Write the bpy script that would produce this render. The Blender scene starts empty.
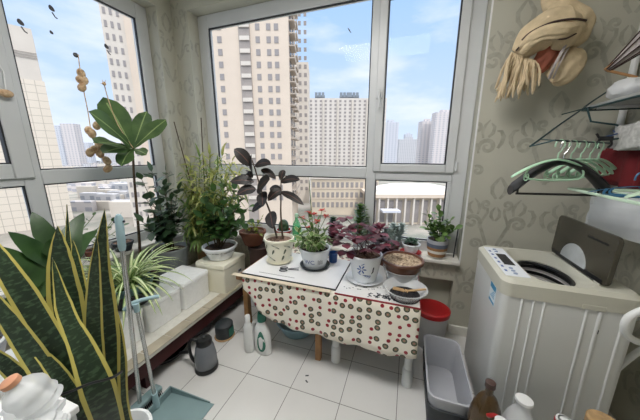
# Enclosed balcony full of potted plants: two windows in a corner, plant tables, washing machine, drying rack.
import bpy, bmesh, math, random
from math import sin, cos, pi, radians
from mathutils import Vector, Matrix
V3 = Vector
S = bpy.context.scene
COL = S.collection
random.seed(7)

# ------------------------------------------------------------------ materials
def srgb(r, g, b):
    f = lambda c: (c/255/12.92) if c <= 10 else (((c/255)+.055)/1.055)**2.4
    return (f(r), f(g), f(b), 1)

class NT:
    def __init__(s, m):
        s.t = m.node_tree; s.n = s.t.nodes; s.l = s.t.links
    def add(s, typ, **kw):
        n = s.n.new(typ)
        for k, v in kw.items():
            if k.startswith('i_'): n.inputs[k[2:].replace('_', ' ')].default_value = v
            else: setattr(n, k, v)
        return n
    def link(s, a, b): s.l.new(a, b)
    def math(s, op, a, b=None, c=None):
        n = s.n.new('ShaderNodeMath'); n.operation = op
        for i, v in enumerate((a, b, c)):
            if v is None: continue
            if isinstance(v, (int, float)): n.inputs[i].default_value = v
            else: s.l.new(v, n.inputs[i])
        return n.outputs[0]
    def mix(s, f, a, b):
        n = s.n.new('ShaderNodeMix'); n.data_type = 'RGBA'
        for i, v in ((0, f), (6, a), (7, b)):
            if isinstance(v, (int, float, tuple)): n.inputs[i].default_value = v
            else: s.l.new(v, n.inputs[i])
        return n.outputs[2]

def new_mat(name):
    m = bpy.data.materials.new(name); m.use_nodes = True
    return m, NT(m), m.node_tree.nodes['Principled BSDF']

def mat(name, col, rough=.5, metal=0, var=.08, scale=14, bump=0, col2=None, spec=None, trans=0, alpha=1, sub=0, bscale=None):
    m, t, b = new_mat(name)
    tc = t.add('ShaderNodeTexCoord')
    nz = t.add('ShaderNodeTexNoise', i_Scale=scale, i_Detail=4.0)
    t.link(tc.outputs['Object'], nz.inputs['Vector'])
    c2 = col2 or tuple(max(0, min(1, c*(1-var*2))) for c in col[:3])+(1,)
    r = t.add('ShaderNodeMapRange'); r.inputs[1].default_value = .35; r.inputs[2].default_value = .65
    t.link(nz.outputs['Fac'], r.inputs[0])
    t.link(t.mix(r.outputs[0], col, c2), b.inputs['Base Color'])
    b.inputs['Roughness'].default_value = rough; b.inputs['Metallic'].default_value = metal
    if spec is not None: b.inputs['Specular IOR Level'].default_value = spec
    if trans: b.inputs['Transmission Weight'].default_value = trans
    if alpha < 1: b.inputs['Alpha'].default_value = alpha
    if bump:
        bp = t.add('ShaderNodeBump', i_Strength=bump, i_Distance=.01)
        n2 = t.add('ShaderNodeTexNoise', i_Scale=bscale or scale*4, i_Detail=3.0)
        t.link(tc.outputs['Object'], n2.inputs['Vector'])
        t.link(n2.outputs['Fac'], bp.inputs['Height']); t.link(bp.outputs[0], b.inputs['Normal'])
    return m

def glass_mat(name, tint=(1, 1, 1, 1), gloss=.05, rough=.0):
    m, t, b = new_mat(name); t.n.remove(b)
    tr = t.add('ShaderNodeBsdfTransparent'); tr.inputs[0].default_value = tint
    gl = t.add('ShaderNodeBsdfGlossy'); gl.inputs['Roughness'].default_value = rough
    lw = t.add('ShaderNodeLayerWeight'); lw.inputs[0].default_value = .12
    f = t.math('ADD', t.math('MULTIPLY', lw.outputs['Fresnel'], .12), gloss*.04)
    mx = t.add('ShaderNodeMixShader'); t.link(f, mx.inputs[0])
    t.link(tr.outputs[0], mx.inputs[1]); t.link(gl.outputs[0], mx.inputs[2])
    t.link(mx.outputs[0], t.n['Material Output'].inputs[0])
    return m

def clear_plastic(name, col=(.9, .92, .93, 1), opac=.3, rough=.2):
    m, t, b = new_mat(name)
    b.inputs['Base Color'].default_value = col; b.inputs['Roughness'].default_value = rough
    tr = t.add('ShaderNodeBsdfTransparent')
    tc = t.add('ShaderNodeTexCoord'); nz = t.add('ShaderNodeTexNoise', i_Scale=18.0)
    t.link(tc.outputs['Object'], nz.inputs['Vector'])
    f = t.math('ADD', t.math('MULTIPLY', nz.outputs['Fac'], .08), opac-.04)
    mx = t.add('ShaderNodeMixShader'); t.link(f, mx.inputs[0])
    t.link(tr.outputs[0], mx.inputs[1]); t.link(b.outputs[0], mx.inputs[2])
    t.link(mx.outputs[0], t.n['Material Output'].inputs[0])
    return m

def leaf_mat(name, c1, c2, edge=None, ew=.36, rough=.4, band=None, trans=.25, midrib=None):
    """UV based leaf: u across, v along; optional pale margin and cross bands."""
    m, t, b = new_mat(name)
    uv = t.add('ShaderNodeUVMap'); sep = t.add('ShaderNodeSeparateXYZ'); t.link(uv.outputs[0], sep.inputs[0])
    tc = t.add('ShaderNodeTexCoord'); nz = t.add('ShaderNodeTexNoise', i_Scale=9.0, i_Detail=3.0)
    t.link(tc.outputs['Object'], nz.inputs['Vector'])
    r = t.add('ShaderNodeMapRange'); r.inputs[1].default_value = .35; r.inputs[2].default_value = .65
    t.link(nz.outputs['Fac'], r.inputs[0])
    col = t.mix(r.outputs[0], c1, c2)
    du = t.math('ABSOLUTE', t.math('SUBTRACT', sep.outputs[0], .5))
    if band:
        n2 = t.add('ShaderNodeTexNoise', i_Scale=3.0, i_Detail=4.0)
        mp = t.add('ShaderNodeMapping'); mp.inputs['Scale'].default_value = (.9, 22, 1)
        t.link(uv.outputs[0], mp.inputs[0]); t.link(mp.outputs[0], n2.inputs['Vector'])
        r2 = t.add('ShaderNodeMapRange'); r2.inputs[1].default_value = .5; r2.inputs[2].default_value = .6
        t.link(n2.outputs['Fac'], r2.inputs[0])
        col = t.mix(r2.outputs[0], col, band)
    if midrib:
        col = t.mix(t.math('LESS_THAN', du, .035), col, midrib)
    if edge:
        col = t.mix(t.math('GREATER_THAN', du, ew), col, edge)
    t.link(col, b.inputs['Base Color']); b.inputs['Roughness'].default_value = rough
    if trans:
        tl = t.add('ShaderNodeBsdfTranslucent'); t.link(col, tl.inputs[0])
        mx = t.add('ShaderNodeMixShader'); mx.inputs[0].default_value = trans
        t.link(b.outputs[0], mx.inputs[1]); t.link(tl.outputs[0], mx.inputs[2])
        t.link(mx.outputs[0], t.n['Material Output'].inputs[0])
    return m

M = {}
M['paper'] = mat('wallpaper', srgb(186, 184, 170), .7, 0, .03, 3, .15, bscale=260)
M['motif'] = mat('wallpaper motif', srgb(174, 172, 159), .45, .15, .08, 30)
M['ceiling'] = mat('ceiling paint', srgb(225, 224, 216), .9, 0, .02, 3)
M['upvc'] = mat('white upvc', srgb(205, 207, 208), .35, 0, .02, 5)
M['upvc2'] = mat('grey gasket', srgb(40, 42, 46), .6)
M['stone'] = mat('pale sill stone', srgb(222, 220, 212), .35, 0, .05, 25)
M['glass'] = glass_mat('window glass')
M['white'] = mat('white plastic', srgb(226, 227, 226), .4, 0, .02, 6)
M['whitep'] = mat('white glazed pot', srgb(232, 235, 238), .2, 0, .02, 6)
M['foam'] = mat('white foam', srgb(248, 249, 248), .8, 0, .03, 40, .3, bscale=250)
M['cream'] = mat('cream plastic', srgb(236, 232, 212), .45, 0, .02, 6)
M['soil'] = mat('dark soil', srgb(70, 52, 40), .95, 0, .25, 60, .8, col2=srgb(36, 27, 22))
M['drysoil'] = mat('dry crumbly soil', srgb(200, 180, 152), .95, 0, .2, 55, 1.0, col2=srgb(112, 90, 70), bscale=90)
M['pebble'] = mat('pebbly soil', srgb(150, 122, 104), .95, 0, .2, 60, .9, col2=srgb(78, 58, 48))
M['terra'] = mat('terracotta', srgb(122, 74, 54), .75, 0, .12, 12)
M['brownpot'] = mat('brown glazed pot', srgb(104, 66, 46), .3, 0, .12, 12)
M['darkpot'] = mat('dark brown pot', srgb(74, 52, 46), .5, 0, .1, 12)
M['tanpot'] = mat('tan pot', srgb(160, 118, 74), .6, 0, .1, 12)
M['black'] = mat('black plastic', srgb(26, 27, 29), .4, 0, .1, 12)
M['blackrub'] = mat('charcoal rubber', srgb(44, 50, 54), .55, 0, .1, 12)
M['grey'] = mat('grey plastic', srgb(150, 152, 156), .45, 0, .03, 8)
M['greybin'] = mat('light grey plastic', srgb(178, 180, 186), .4, 0, .03, 8)
M['bucket'] = mat('galvanised grey bucket', srgb(128, 134, 134), .45, .1, .08, 8)
M['teal'] = mat('teal plastic', srgb(158, 186, 192), .4, 0, .05, 8)
M['tealdark'] = mat('slate teal plastic', srgb(128, 152, 154), .45, 0, .06, 5)
M['paleblue'] = mat('pale blue plastic', srgb(150, 186, 200), .4, 0, .04, 8)
M['steel'] = mat('chromed steel tube', srgb(200, 202, 200), .22, .85, .05, 20)
M['wood'] = mat('varnished wood', srgb(168, 124, 78), .5, 0, .15, 9)
M['stem'] = mat('brown stem', srgb(84, 66, 48), .8, 0, .2, 40)
M['gstem'] = mat('green stem', srgb(96, 120, 60), .6, 0, .15, 30)
M['red'] = mat('red plastic', srgb(176, 30, 34), .4, 0, .05, 8)
M['darkred'] = mat('dark red painted board', srgb(70, 18, 20), .6, 0, .15, 6)
M['blue'] = mat('blue plastic', srgb(36, 78, 140), .35, 0, .06, 8)
M['inkblue'] = mat('blue ink', srgb(66, 96, 160), .5)
M['ink'] = mat('dark ink', srgb(46, 50, 58), .6)
M['green'] = mat('bottle green plastic', srgb(30, 112, 92), .4, 0, .06, 8)
M['mint'] = mat('mint green plastic', srgb(176, 214, 184), .35, 0, .05, 8)
M['mint2'] = mat('pale green plastic', srgb(196, 220, 196), .35, 0, .05, 8)
M['wire'] = mat('dark teal coated wire', srgb(36, 66, 70), .4, .2, .1, 20)
M['bluewire'] = mat('blue coated wire', srgb(56, 112, 150), .4, .1, .1, 20)
M['peach'] = mat('peach plastic cap', srgb(208, 150, 116), .5, 0, .05, 10)
M['clear'] = clear_plastic('clear plastic', opac=.32)
M['frost'] = clear_plastic('frosted plastic', (.86, .88, .9, 1), .62, .3)
M['smoke'] = clear_plastic('smoked plastic lid', srgb(70, 66, 56), .93, .25)
M['amber'] = clear_plastic('amber glass', srgb(76, 58, 34), .88, .12)
M['washer'] = mat('washer white enamel', srgb(214, 215, 212), .32, 0, .02, 4)
M['washtop'] = mat('washer warm grey top', srgb(196, 194, 180), .35, 0, .02, 5)
M['panel'] = mat('washer control panel', srgb(226, 230, 236), .3, 0, .02, 6)
M['display'] = mat('dark display', srgb(38, 40, 46), .2)
M['scarf'] = mat('beige woven scarf', srgb(206, 186, 152), .9, 0, .08, 22, .5, bscale=160)
M['stripe'] = mat('dark brown stripe', srgb(64, 46, 42), .9)
M['pinkcloth'] = mat('rust pink cloth', srgb(168, 96, 74), .85, 0, .18, 16, .3)
M['cloth_red'] = mat('dark red cloth', srgb(110, 24, 30), .9, 0, .15, 12, .3)
M['cloth_white'] = mat('white knit cloth', srgb(206, 204, 200), .9, 0, .15, 40, .6)
M['cloth_navy'] = mat('navy cloth', srgb(36, 38, 52), .9, 0, .15, 20, .3)
M['cloth_grey'] = mat('grey lilac cloth', srgb(178, 170, 168), .85, 0, .1, 20, .3)
M['boardtop'] = mat('white board', srgb(228, 228, 228), .35, 0, .03, 4)
M['sheet'] = mat('white vinyl sheet', srgb(226, 225, 222), .3, 0, .03, 5)
M['twig'] = mat('pale twig', srgb(190, 156, 112), .8, 0, .15, 30)
M['char'] = mat('black leaf mould', srgb(52, 50, 52), .9, 0, .3, 60, .8, col2=srgb(20, 20, 22))
M['pod'] = mat('dried pod', srgb(222, 196, 160), .8, 0, .2, 40, .4, col2=srgb(176, 140, 104))
M['sticker'] = mat('grey sticker', srgb(92, 92, 96), .5, 0, .2, 60)
M['lampw'] = mat('lamp housing', srgb(235, 235, 235), .4)
# leaves
M['l_dark'] = leaf_mat('dark glossy leaf', srgb(60, 84, 54), srgb(40, 62, 42), rough=.35, trans=.12)
M['l_mid'] = leaf_mat('mid green leaf', srgb(78, 112, 56), srgb(50, 82, 44), rough=.4, trans=.3)
M['l_broad'] = leaf_mat('broad green leaf', srgb(66, 98, 50), srgb(48, 76, 40), rough=.35, trans=.25)
M['l_fiddle'] = leaf_mat('fiddle leaf', srgb(82, 108, 58), srgb(60, 86, 46), rough=.4, trans=.35, midrib=srgb(140, 160, 100))
M['l_rubber'] = leaf_mat('burgundy rubber leaf', srgb(42, 36, 33), srgb(30, 28, 26), rough=.45, trans=.06, midrib=srgb(94, 62, 54))
M['l_yellow'] = leaf_mat('yellowing narrow leaf', srgb(196, 194, 122), srgb(150, 160, 84), trans=.35)
M['l_narrow'] = leaf_mat('green narrow leaf', srgb(128, 152, 80), srgb(86, 118, 60), trans=.35)
M['l_spider'] = leaf_mat('variegated strap leaf', srgb(226, 232, 190), srgb(206, 218, 160), edge=srgb(104, 140, 66), ew=.27, trans=.3)
M['l_snake'] = leaf_mat('snake plant leaf', srgb(40, 58, 38), srgb(28, 44, 30), edge=srgb(196, 184, 98), ew=.37, band=srgb(66, 88, 62), rough=.35, trans=.05)
M['l_purple'] = leaf_mat('purple leaf', srgb(128, 56, 72), srgb(88, 38, 52), rough=.45, trans=.25)
M['l_purpled'] = leaf_mat('deep maroon leaf', srgb(86, 34, 48), srgb(58, 24, 34), rough=.5, trans=.15)
M['l_pink'] = leaf_mat('coral flower', srgb(196, 84, 74), srgb(160, 58, 54), rough=.6, trans=.3)
M['l_jade'] = leaf_mat('jade leaf', srgb(112, 142, 78), srgb(78, 108, 56), rough=.3, trans=.1)
M['l_blue'] = leaf_mat('grey green succulent leaf', srgb(196, 206, 202), srgb(152, 168, 164), rough=.6, trans=.05)
M['l_lime'] = leaf_mat('yellow green leaf', srgb(170, 178, 70), srgb(130, 148, 54), trans=.4)

def tile_mat():
    m, t, b = new_mat('floor tiles')
    g = t.add('ShaderNodeNewGeometry'); sp = t.add('ShaderNodeSeparateXYZ'); t.link(g.outputs['Position'], sp.inputs[0])
    def grout(o, off, size):
        f = t.math('FRACT', t.math('DIVIDE', t.math('ADD', o, off), size))
        d = t.math('ABSOLUTE', t.math('SUBTRACT', f, .5))
        return t.math('GREATER_THAN', d, .5-.0022/size)
    gx = grout(sp.outputs[0], 20*.3445+1.0, .3445); gy = grout(sp.outputs[1], 20*.362-1.279, .362)
    g2 = t.math('MAXIMUM', gx, gy)
    nz = t.add('ShaderNodeTexNoise', i_Scale=2.2, i_Detail=5.0); t.link(g.outputs['Position'], nz.inputs['Vector'])
    c = t.mix(nz.outputs['Fac'], srgb(224, 223, 220), srgb(204, 203, 200))
    t.link(t.mix(g2, c, srgb(122, 120, 116)), b.inputs['Base Color'])
    b.inputs['Roughness'].default_value = .28
    bp = t.add('ShaderNodeBump', i_Strength=.3, i_Distance=.002); bp.invert = True
    t.link(g2, bp.inputs['Height']); t.link(bp.outputs[0], b.inputs['Normal'])
    return m
M['tile'] = tile_mat()

def fruit_cloth():
    m, t, b = new_mat('fruit print oilcloth')
    uv = t.add('ShaderNodeUVMap')
    def layer(scale, seed, rad):
        mp = t.add('ShaderNodeMapping'); mp.inputs['Location'].default_value = (seed, seed*.7, 0)
        t.link(uv.outputs[0], mp.inputs[0])
        v = t.add('ShaderNodeTexVoronoi', i_Scale=scale, i_Randomness=.55); v.voronoi_dimensions = '2D'
        t.link(mp.outputs[0], v.inputs['Vector'])
        sc = t.add('ShaderNodeSeparateColor'); t.link(v.outputs['Color'], sc.inputs[0])
        return v.outputs['Distance'], sc.outputs[0]
    d, r = layer(17.5, 3.1, .3)
    base = srgb(240, 233, 218)
    isr = t.math('GREATER_THAN', r, .5)
    red = t.math('MULTIPLY', isr, t.math('LESS_THAN', d, .215))
    kw = t.math('LESS_THAN', r, .5)
    k1 = t.math('MULTIPLY', kw, t.math('LESS_THAN', d, .33))
    k2 = t.math('MULTIPLY', kw, t.math('LESS_THAN', d, .22))
    k3 = t.math('MULTIPLY', kw, t.math('LESS_THAN', d, .10))
    c = t.mix(red, base, srgb(150, 32, 44))
    c = t.mix(k1, c, srgb(62, 58, 44)); c = t.mix(k2, c, srgb(110, 112, 84)); c = t.mix(k3, c, srgb(176, 120, 110))
    t.link(c, b.inputs['Base Color']); b.inputs['Roughness'].default_value = .4
    return m
M['fruit'] = fruit_cloth()

def facade(name, col, line, sx, sz, lw=.06, col2=None):
    """panel grid on outdoor walls, object space metres"""
    m, t, b = new_mat(name)
    tc = t.add('ShaderNodeTexCoord'); sp = t.add('ShaderNodeSeparateXYZ'); t.link(tc.outputs['Object'], sp.inputs[0])
    xy = t.math('ADD', sp.outputs[0], sp.outputs[1])
    def gr(o, s):
        f = t.math('FRACT', t.math('DIVIDE', t.math('ADD', o, 500.0*s), s))
        return t.math('LESS_THAN', f, lw)
    g = t.math('MAXIMUM', gr(xy, sx), gr(sp.outputs[2], sz))
    t.link(t.mix(g, col, line), b.inputs['Base Color']); b.inputs['Roughness'].default_value = .8
    return m
def grid_windows(name, wall, win, sx, sz, fx=.45, fz=.5):
    """far facade whose windows are smaller than a pixel"""
    m, t, b = new_mat(name)
    tc = t.add('ShaderNodeTexCoord'); sp = t.add('ShaderNodeSeparateXYZ'); t.link(tc.outputs['Object'], sp.inputs[0])
    xy = t.math('ADD', sp.outputs[0], sp.outputs[1])
    def gr(o, s, f0):
        f = t.math('FRACT', t.math('DIVIDE', t.math('ADD', o, 500.0*s), s))
        return t.math('LESS_THAN', f, f0)
    g = t.math('MULTIPLY', gr(xy, sx, fx), gr(sp.outputs[2], sz, fz))
    t.link(t.mix(g, wall, win), b.inputs['Base Color']); b.inputs['Roughness'].default_value = .8
    return m
M['tiletower'] = facade('cream panel facade', srgb(208, 198, 184), srgb(172, 163, 150), 2.0, 2.0, .07)
M['beige'] = mat('beige facade', srgb(202, 187, 171), .8, 0, .03, .2)
M['beige2'] = mat('pale facade', srgb(200, 192, 182), .8, 0, .03, .2)
M['palewall'] = mat('white facade', srgb(200, 193, 186), .8, 0, .03, .2)
M['strip'] = mat('grey facade strip', srgb(150, 142, 136), .8, 0, .05, .5)
M['winpane'] = mat('dark building window', srgb(112, 112, 116), .25, 0, .1, .4)
M['winpane2'] = mat('pale building window', srgb(146, 140, 138), .3, 0, .1, .4)
M['balc'] = mat('balcony slab', srgb(184, 172, 160), .8)
M['far1'] = grid_windows('hazy tower', srgb(188, 190, 198), srgb(156, 162, 174), 5, 3.2)  # distance haze is mixed into the pale colours of these far facades
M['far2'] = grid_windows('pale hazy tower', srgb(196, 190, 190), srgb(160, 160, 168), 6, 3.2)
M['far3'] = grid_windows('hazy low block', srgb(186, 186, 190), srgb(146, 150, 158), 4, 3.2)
M['ground'] = mat('city ground', srgb(150, 144, 136), .95, 0, .2, .09, col2=srgb(104, 108, 100))
M['roofw'] = mat('white metal roof', srgb(196, 194, 190), .6, 0, .05, .1)
M['roofg'] = mat('grey roof gear', srgb(120, 130, 140), .6)
M['yellowb'] = mat('yellow stone building', srgb(202, 188, 168), .8, 0, .05, .2)

# ------------------------------------------------------------------ mesh builder
class MB:
    def __init__(s):
        s.bm = bmesh.new(); s.uv = s.bm.loops.layers.uv.new('UVMap')
    def face(s, vs, m=0, uvs=None, sm=True):
        try: f = s.bm.faces.new(vs)
        except ValueError: return None
        f.material_index = m; f.smooth = sm
        if uvs:
            for l, u in zip(f.loops, uvs): l[s.uv].uv = u
        return f
    def quad(s, pts, m=0, uvs=None): return s.face([s.bm.verts.new(p) for p in pts], m, uvs)
    def box(s, x0, x1, y0, y1, z0, z1, m=0, T=None):
        P = [(x, y, z) for z in (z0, z1) for y in (y0, y1) for x in (x0, x1)]
        v = [s.bm.verts.new(T @ V3(p) if T else p) for p in P]
        for f in ((0, 2, 3, 1), (4, 5, 7, 6), (0, 1, 5, 4), (2, 6, 7, 3), (0, 4, 6, 2), (1, 3, 7, 5)):
            s.face([v[i] for i in f], m)
        return s
    def lathe(s, prof, c=(0, 0, 0), seg=28, m=0, sx=1, sy=1, T=None, mats=None, cap0=True, cap1=True):
        c = V3(c); rings = []
        for r, z in prof:
            ring = []
            for i in range(seg):
                a = 2*pi*i/seg
                p = V3((r*cos(a)*sx, r*sin(a)*sy, z))
                p = (T @ p if T else p)+c
                ring.append(s.bm.verts.new(p))
            rings.append(ring)
        for k in range(len(rings)-1):
            a, b = rings[k], rings[k+1]
            for i in range(seg):
                j = (i+1) % seg
                s.face([a[i], a[j], b[j], b[i]], mats[k] if mats else m,
                       [(i/seg, k), ((i+1)/seg, k), ((i+1)/seg, k+1), (i/seg, k+1)])
        if cap0: s.face(list(reversed(rings[0])), mats[0] if mats else m)
        if cap1: s.face(rings[-1], mats[-1] if mats else m)
        return s
    def tube(s, pts, r, seg=8, m=0, close=False):
        pts = [V3(p) for p in pts]; n = len(pts)
        rr = r if isinstance(r, (list, tuple)) else [r]*n
        rings = []; up = None
        for i in range(n):
            if close: t = pts[(i+1) % n]-pts[i-1]
            else: t = pts[min(i+1, n-1)]-pts[max(i-1, 0)]
            if t.length < 1e-9: t = V3((0, 0, 1))
            t.normalize()
            if up is None: up = V3((0, 0, 1)) if abs(t.z) < .9 else V3((1, 0, 0))
            sd = t.cross(up)
            if sd.length < 1e-6: sd = t.orthogonal()
            sd.normalize(); up = sd.cross(t).normalized()
            rings.append([s.bm.verts.new(pts[i]+(sd*cos(2*pi*k/seg)+up*sin(2*pi*k/seg))*rr[i]) for k in range(seg)])
        for i in range(n if close else n-1):
            a, b = rings[i], rings[(i+1) % n]
            for k in range(seg):
                j = (k+1) % seg
                s.face([a[k], b[k], b[j], a[j]], m)
        if not close:
            s.face(rings[0], m); s.face(list(reversed(rings[-1])), m)
        return s
    def ell(s, c, r, m=0, T=None, u=14, v=9):
        if isinstance(r, (int, float)): r = (r, r, r)
        prof = []
        c = V3(c)
        rings = []
        for k in range(1, v):
            a = pi*k/v
            rings.append([s.bm.verts.new((T @ V3((r[0]*sin(a)*cos(2*pi*i/u), r[1]*sin(a)*sin(2*pi*i/u), -r[2]*cos(a))) if T else
                          V3((r[0]*sin(a)*cos(2*pi*i/u), r[1]*sin(a)*sin(2*pi*i/u), -r[2]*cos(a))))+c) for i in range(u)])
        b0 = s.bm.verts.new((T @ V3((0, 0, -r[2])) if T else V3((0, 0, -r[2])))+c)
        b1 = s.bm.verts.new((T @ V3((0, 0, r[2])) if T else V3((0, 0, r[2])))+c)
        for k in range(len(rings)-1):
            for i in range(u):
                j = (i+1) % u
                s.face([rings[k][i], rings[k][j], rings[k+1][j], rings[k+1][i]], m)
        for i in range(u):
            j = (i+1) % u
            s.face([rings[0][j], rings[0][i], b0], m); s.face([rings[-1][i], rings[-1][j], b1], m)
        return s
    PROF = {'ell': lambda t: max(0, sin(pi*min(1, t**.85)))**.8, 'lance': lambda t: (sin(pi*t**.6))**.9 if t < 1 else 0,
            'obov': lambda t: max(0, sin(pi*t**1.6))**.75 if t < 1 else 0, 'strap': lambda t: min(1, .45+t*3)*(1-t**3)**.9,
            'fid': lambda t: (max(0, sin(pi*min(1, t**1.5)))**.55)*(1-.28*math.exp(-((t-.33)/.13)**2)) if t < 1 else 0}
    def leaf(s, p, d, L, W, shape='ell', n=(0, 0, 1), droop=.3, fold=.18, seg=5, m=0, wav=0):
        p = V3(p); d = V3(d).normalized(); n = V3(n)
        sd = d.cross(n)
        if sd.length < 1e-4: sd = d.orthogonal()
        sd.normalize(); pr = MB.PROF[shape]; rows = []
        for i in range(seg+1):
            t = i/seg; w = W/2*pr(t); nn = sd.cross(d).normalized()
            wv = nn*wav*sin(t*9+p.x*30)
            rows.append((p-sd*w+nn*(w*fold)+wv, p.copy(), p+sd*w+nn*(w*fold)-wv, t))
            p = p+d*(L/seg); d = (d+V3((0, 0, -droop/seg))).normalized()
        vs = [[s.bm.verts.new(q) for q in r[:3]] for r in rows]
        for i in range(seg):
            t0, t1 = rows[i][3], rows[i+1][3]
            for k in (0, 1):
                s.face([vs[i][k], vs[i][k+1], vs[i+1][k+1], vs[i+1][k]], m,
                       [(k*.5, t0), (k*.5+.5, t0), (k*.5+.5, t1), (k*.5, t1)])
        return s
    def strap(s, pts, ws, face=(0, -1, 0), m=0, fold=.15, thick=.004, tw=0):
        """thick leaf along a smoothed centre line, broad side towards `face`"""
        P = smooth(pts, 4); n = len(P); F = V3(face); ring = []
        for i, p in enumerate(P):
            t = i/(n-1); x = t*(len(ws)-1); k = min(int(x), len(ws)-2); w = (ws[k]+(ws[k+1]-ws[k])*(x-k))/2
            d = (P[min(i+1, n-1)]-P[max(i-1, 0)]).normalized()
            sd = d.cross(F).normalized(); sd = Matrix.Rotation(tw*(t-.5), 3, d) @ sd
            nn = sd.cross(d).normalized()
            th = thick*.5
            ring.append([p-sd*w+nn*(w*fold), p-sd*w*.5+nn*(th+w*fold*.3), p+nn*th, p+sd*w*.5+nn*(th+w*fold*.3), p+sd*w+nn*(w*fold), p-nn*th*1.5])
        vs = [[s.bm.verts.new(q) for q in r] for r in ring]
        us = (0, .25, .5, .75, 1, .5)
        for i in range(n-1):
            t0, t1 = i/(n-1), (i+1)/(n-1)
            for k in range(6):
                j = (k+1) % 6
                u0, u1 = us[k], us[j]
                if k == 5: u1 = 0.0
                s.face([vs[i][k], vs[i][j], vs[i+1][j], vs[i+1][k]], m, [(u0, t0), (u1, t0), (u1, t1), (u0, t1)])
        s.face(vs[0], m); s.face(list(reversed(vs[-1])), m)
        return s
    def build(s, name, mats, parent=None, loc=None, bevel=0, sub=0, recalc=True, angle=40, bseg=2):
        if recalc: bmesh.ops.recalc_face_normals(s.bm, faces=s.bm.faces)
        me = bpy.data.meshes.new(name); s.bm.to_mesh(me); s.bm.free()
        for m in (mats if isinstance(mats, (list, tuple)) else [mats]): me.materials.append(M[m] if isinstance(m, str) else m)
        me.set_sharp_from_angle(angle=radians(angle))
        o = bpy.data.objects.new(name, me); COL.objects.link(o)
        if parent: o.parent = parent
        if loc: o.location = loc
        if bevel:
            b = o.modifiers.new('bevel', 'BEVEL'); b.width = bevel; b.segments = bseg; b.limit_method = 'ANGLE'; b.angle_limit = radians(50)
        if sub:
            b = o.modifiers.new('sub', 'SUBSURF'); b.levels = sub; b.render_levels = sub
        return o

def smooth(pts, k=4):
    """Catmull-Rom through the points"""
    P = [V3(p) for p in pts]; out = []
    if len(P) < 3:
        return [P[0].lerp(P[-1], i/(k*2)) for i in range(k*2+1)]
    for i in range(len(P)-1):
        p0 = P[max(i-1, 0)]; p1 = P[i]; p2 = P[i+1]; p3 = P[min(i+2, len(P)-1)]
        for j in range(k):
            t = j/k
            out.append(.5*((2*p1)+(p2-p0)*t+(2*p0-5*p1+4*p2-p3)*t*t+(3*p1-p0-3*p2+p3)*t**3))
    out.append(P[-1]); return out

def tag(o, label=None, cat=None, group=None, kind=None):
    if label: o['label'] = label
    if cat: o['category'] = cat
    if group: o['group'] = group
    if kind: o['kind'] = kind
    return o
def thing(name, label, cat, loc=(0, 0, 0), rz=0, group=None):
    o = bpy.data.objects.new(name, None); COL.objects.link(o); o.empty_display_size = .05
    o.location = loc; o.rotation_euler = (0, 0, rz)
    return tag(o, label, cat, group)
def copy_tree(o, parent=None):
    c = o.copy(); COL.objects.link(c)
    if parent: c.parent = parent
    for ch in list(o.children): copy_tree(ch, c)
    return c
def struct(name, mb, mats, parent=None, **k):
    o = mb.build(name, mats, parent, **k)
    if not parent: o['kind'] = 'structure'
    return o

# ------------------------------------------------------------------ room shell
YB, XL, XR, YF, ZC = 2.25, -2.37, 1.28, -2.0, 3.05
WX0, WX1, WZ0, WZ1 = -2.17, .45, .69, 2.93        # opening of the far window
LY0, LY1, LZ1 = -1.3, 2.08, 2.92                  # opening of the left window

def ribbon(mb, pts, w, O, U, Vv, N, ok, lift=.0012):
    """flat raised stroke of the wallpaper relief"""
    O, U, Vv, N = V3(O), V3(U), V3(Vv), V3(N)
    prev = None; n = len(pts)
    for i, (a, b) in enumerate(pts):
        a0, b0 = pts[max(i-1, 0)]; a1, b1 = pts[min(i+1, n-1)]
        tx, ty = a1-a0, b1-b0; L = math.hypot(tx, ty) or 1
        t = i/(n-1); ww = w*(.35+.65*sin(pi*min(1, .15+t*.85)))
        nx, ny = -ty/L*ww, tx/L*ww
        q = (a+nx, b+ny), (a-nx, b-ny)
        if prev and all(ok(*k) for k in q+prev):
            mb.quad([O+U*x+Vv*y+N*lift for x, y in (prev[0], q[0], q[1], prev[1])], 1)
        prev = q
def spiral(cx, cy, r, a0, turns, tail, sgn=1):
    pts = list(tail)
    for i in range(19):
        t = i/18; rr = r*(1-.82*t); a = a0+sgn*turns*2*pi*t
        pts.append((cx+rr*cos(a), cy+rr*sin(a)))
    return pts
def motif_strokes():
    out = []
    for s in (1, -1):
        S1 = spiral(.165, .03, .062, -pi*.9, 1.35, [(.0, -.26), (.03, -.2), (.055, -.12), (.085, -.04)], -1)
        S2 = spiral(.075, .19, .038, -pi*.6, 1.2, [(.11, -.02), (.085, .06), (.06, .12)], 1)
        S3 = spiral(.12, -.16, .04, pi*.7, 1.2, [(.02, -.24), (.06, -.19), (.08, -.14)], -1)
        S4 = [(.24, .02), (.262, .06), (.27, .11), (.25, .15), (.22, .155)]
        S5 = [(.012, .24), (.045, .29), (.05, .34), (.02, .39), (.0, .42)]
        S6 = [(.006, .05), (.03, .09), (.03, .13), (.006, .17)]
        S7 = [(.165, .105), (.195, .14), (.20, .185), (.175, .215)]
        S8 = [(.13, .10), (.12, .15), (.135, .2), (.165, .24)]
        for P, w in ((S1, .0155), (S2, .0125), (S3, .0125), (S4, .015), (S5, .014), (S6, .012), (S7, .013), (S8, .011)):
            out.append(([(a*s, b) for a, b in P], w))
    return out
STROKES = motif_strokes()
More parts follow.
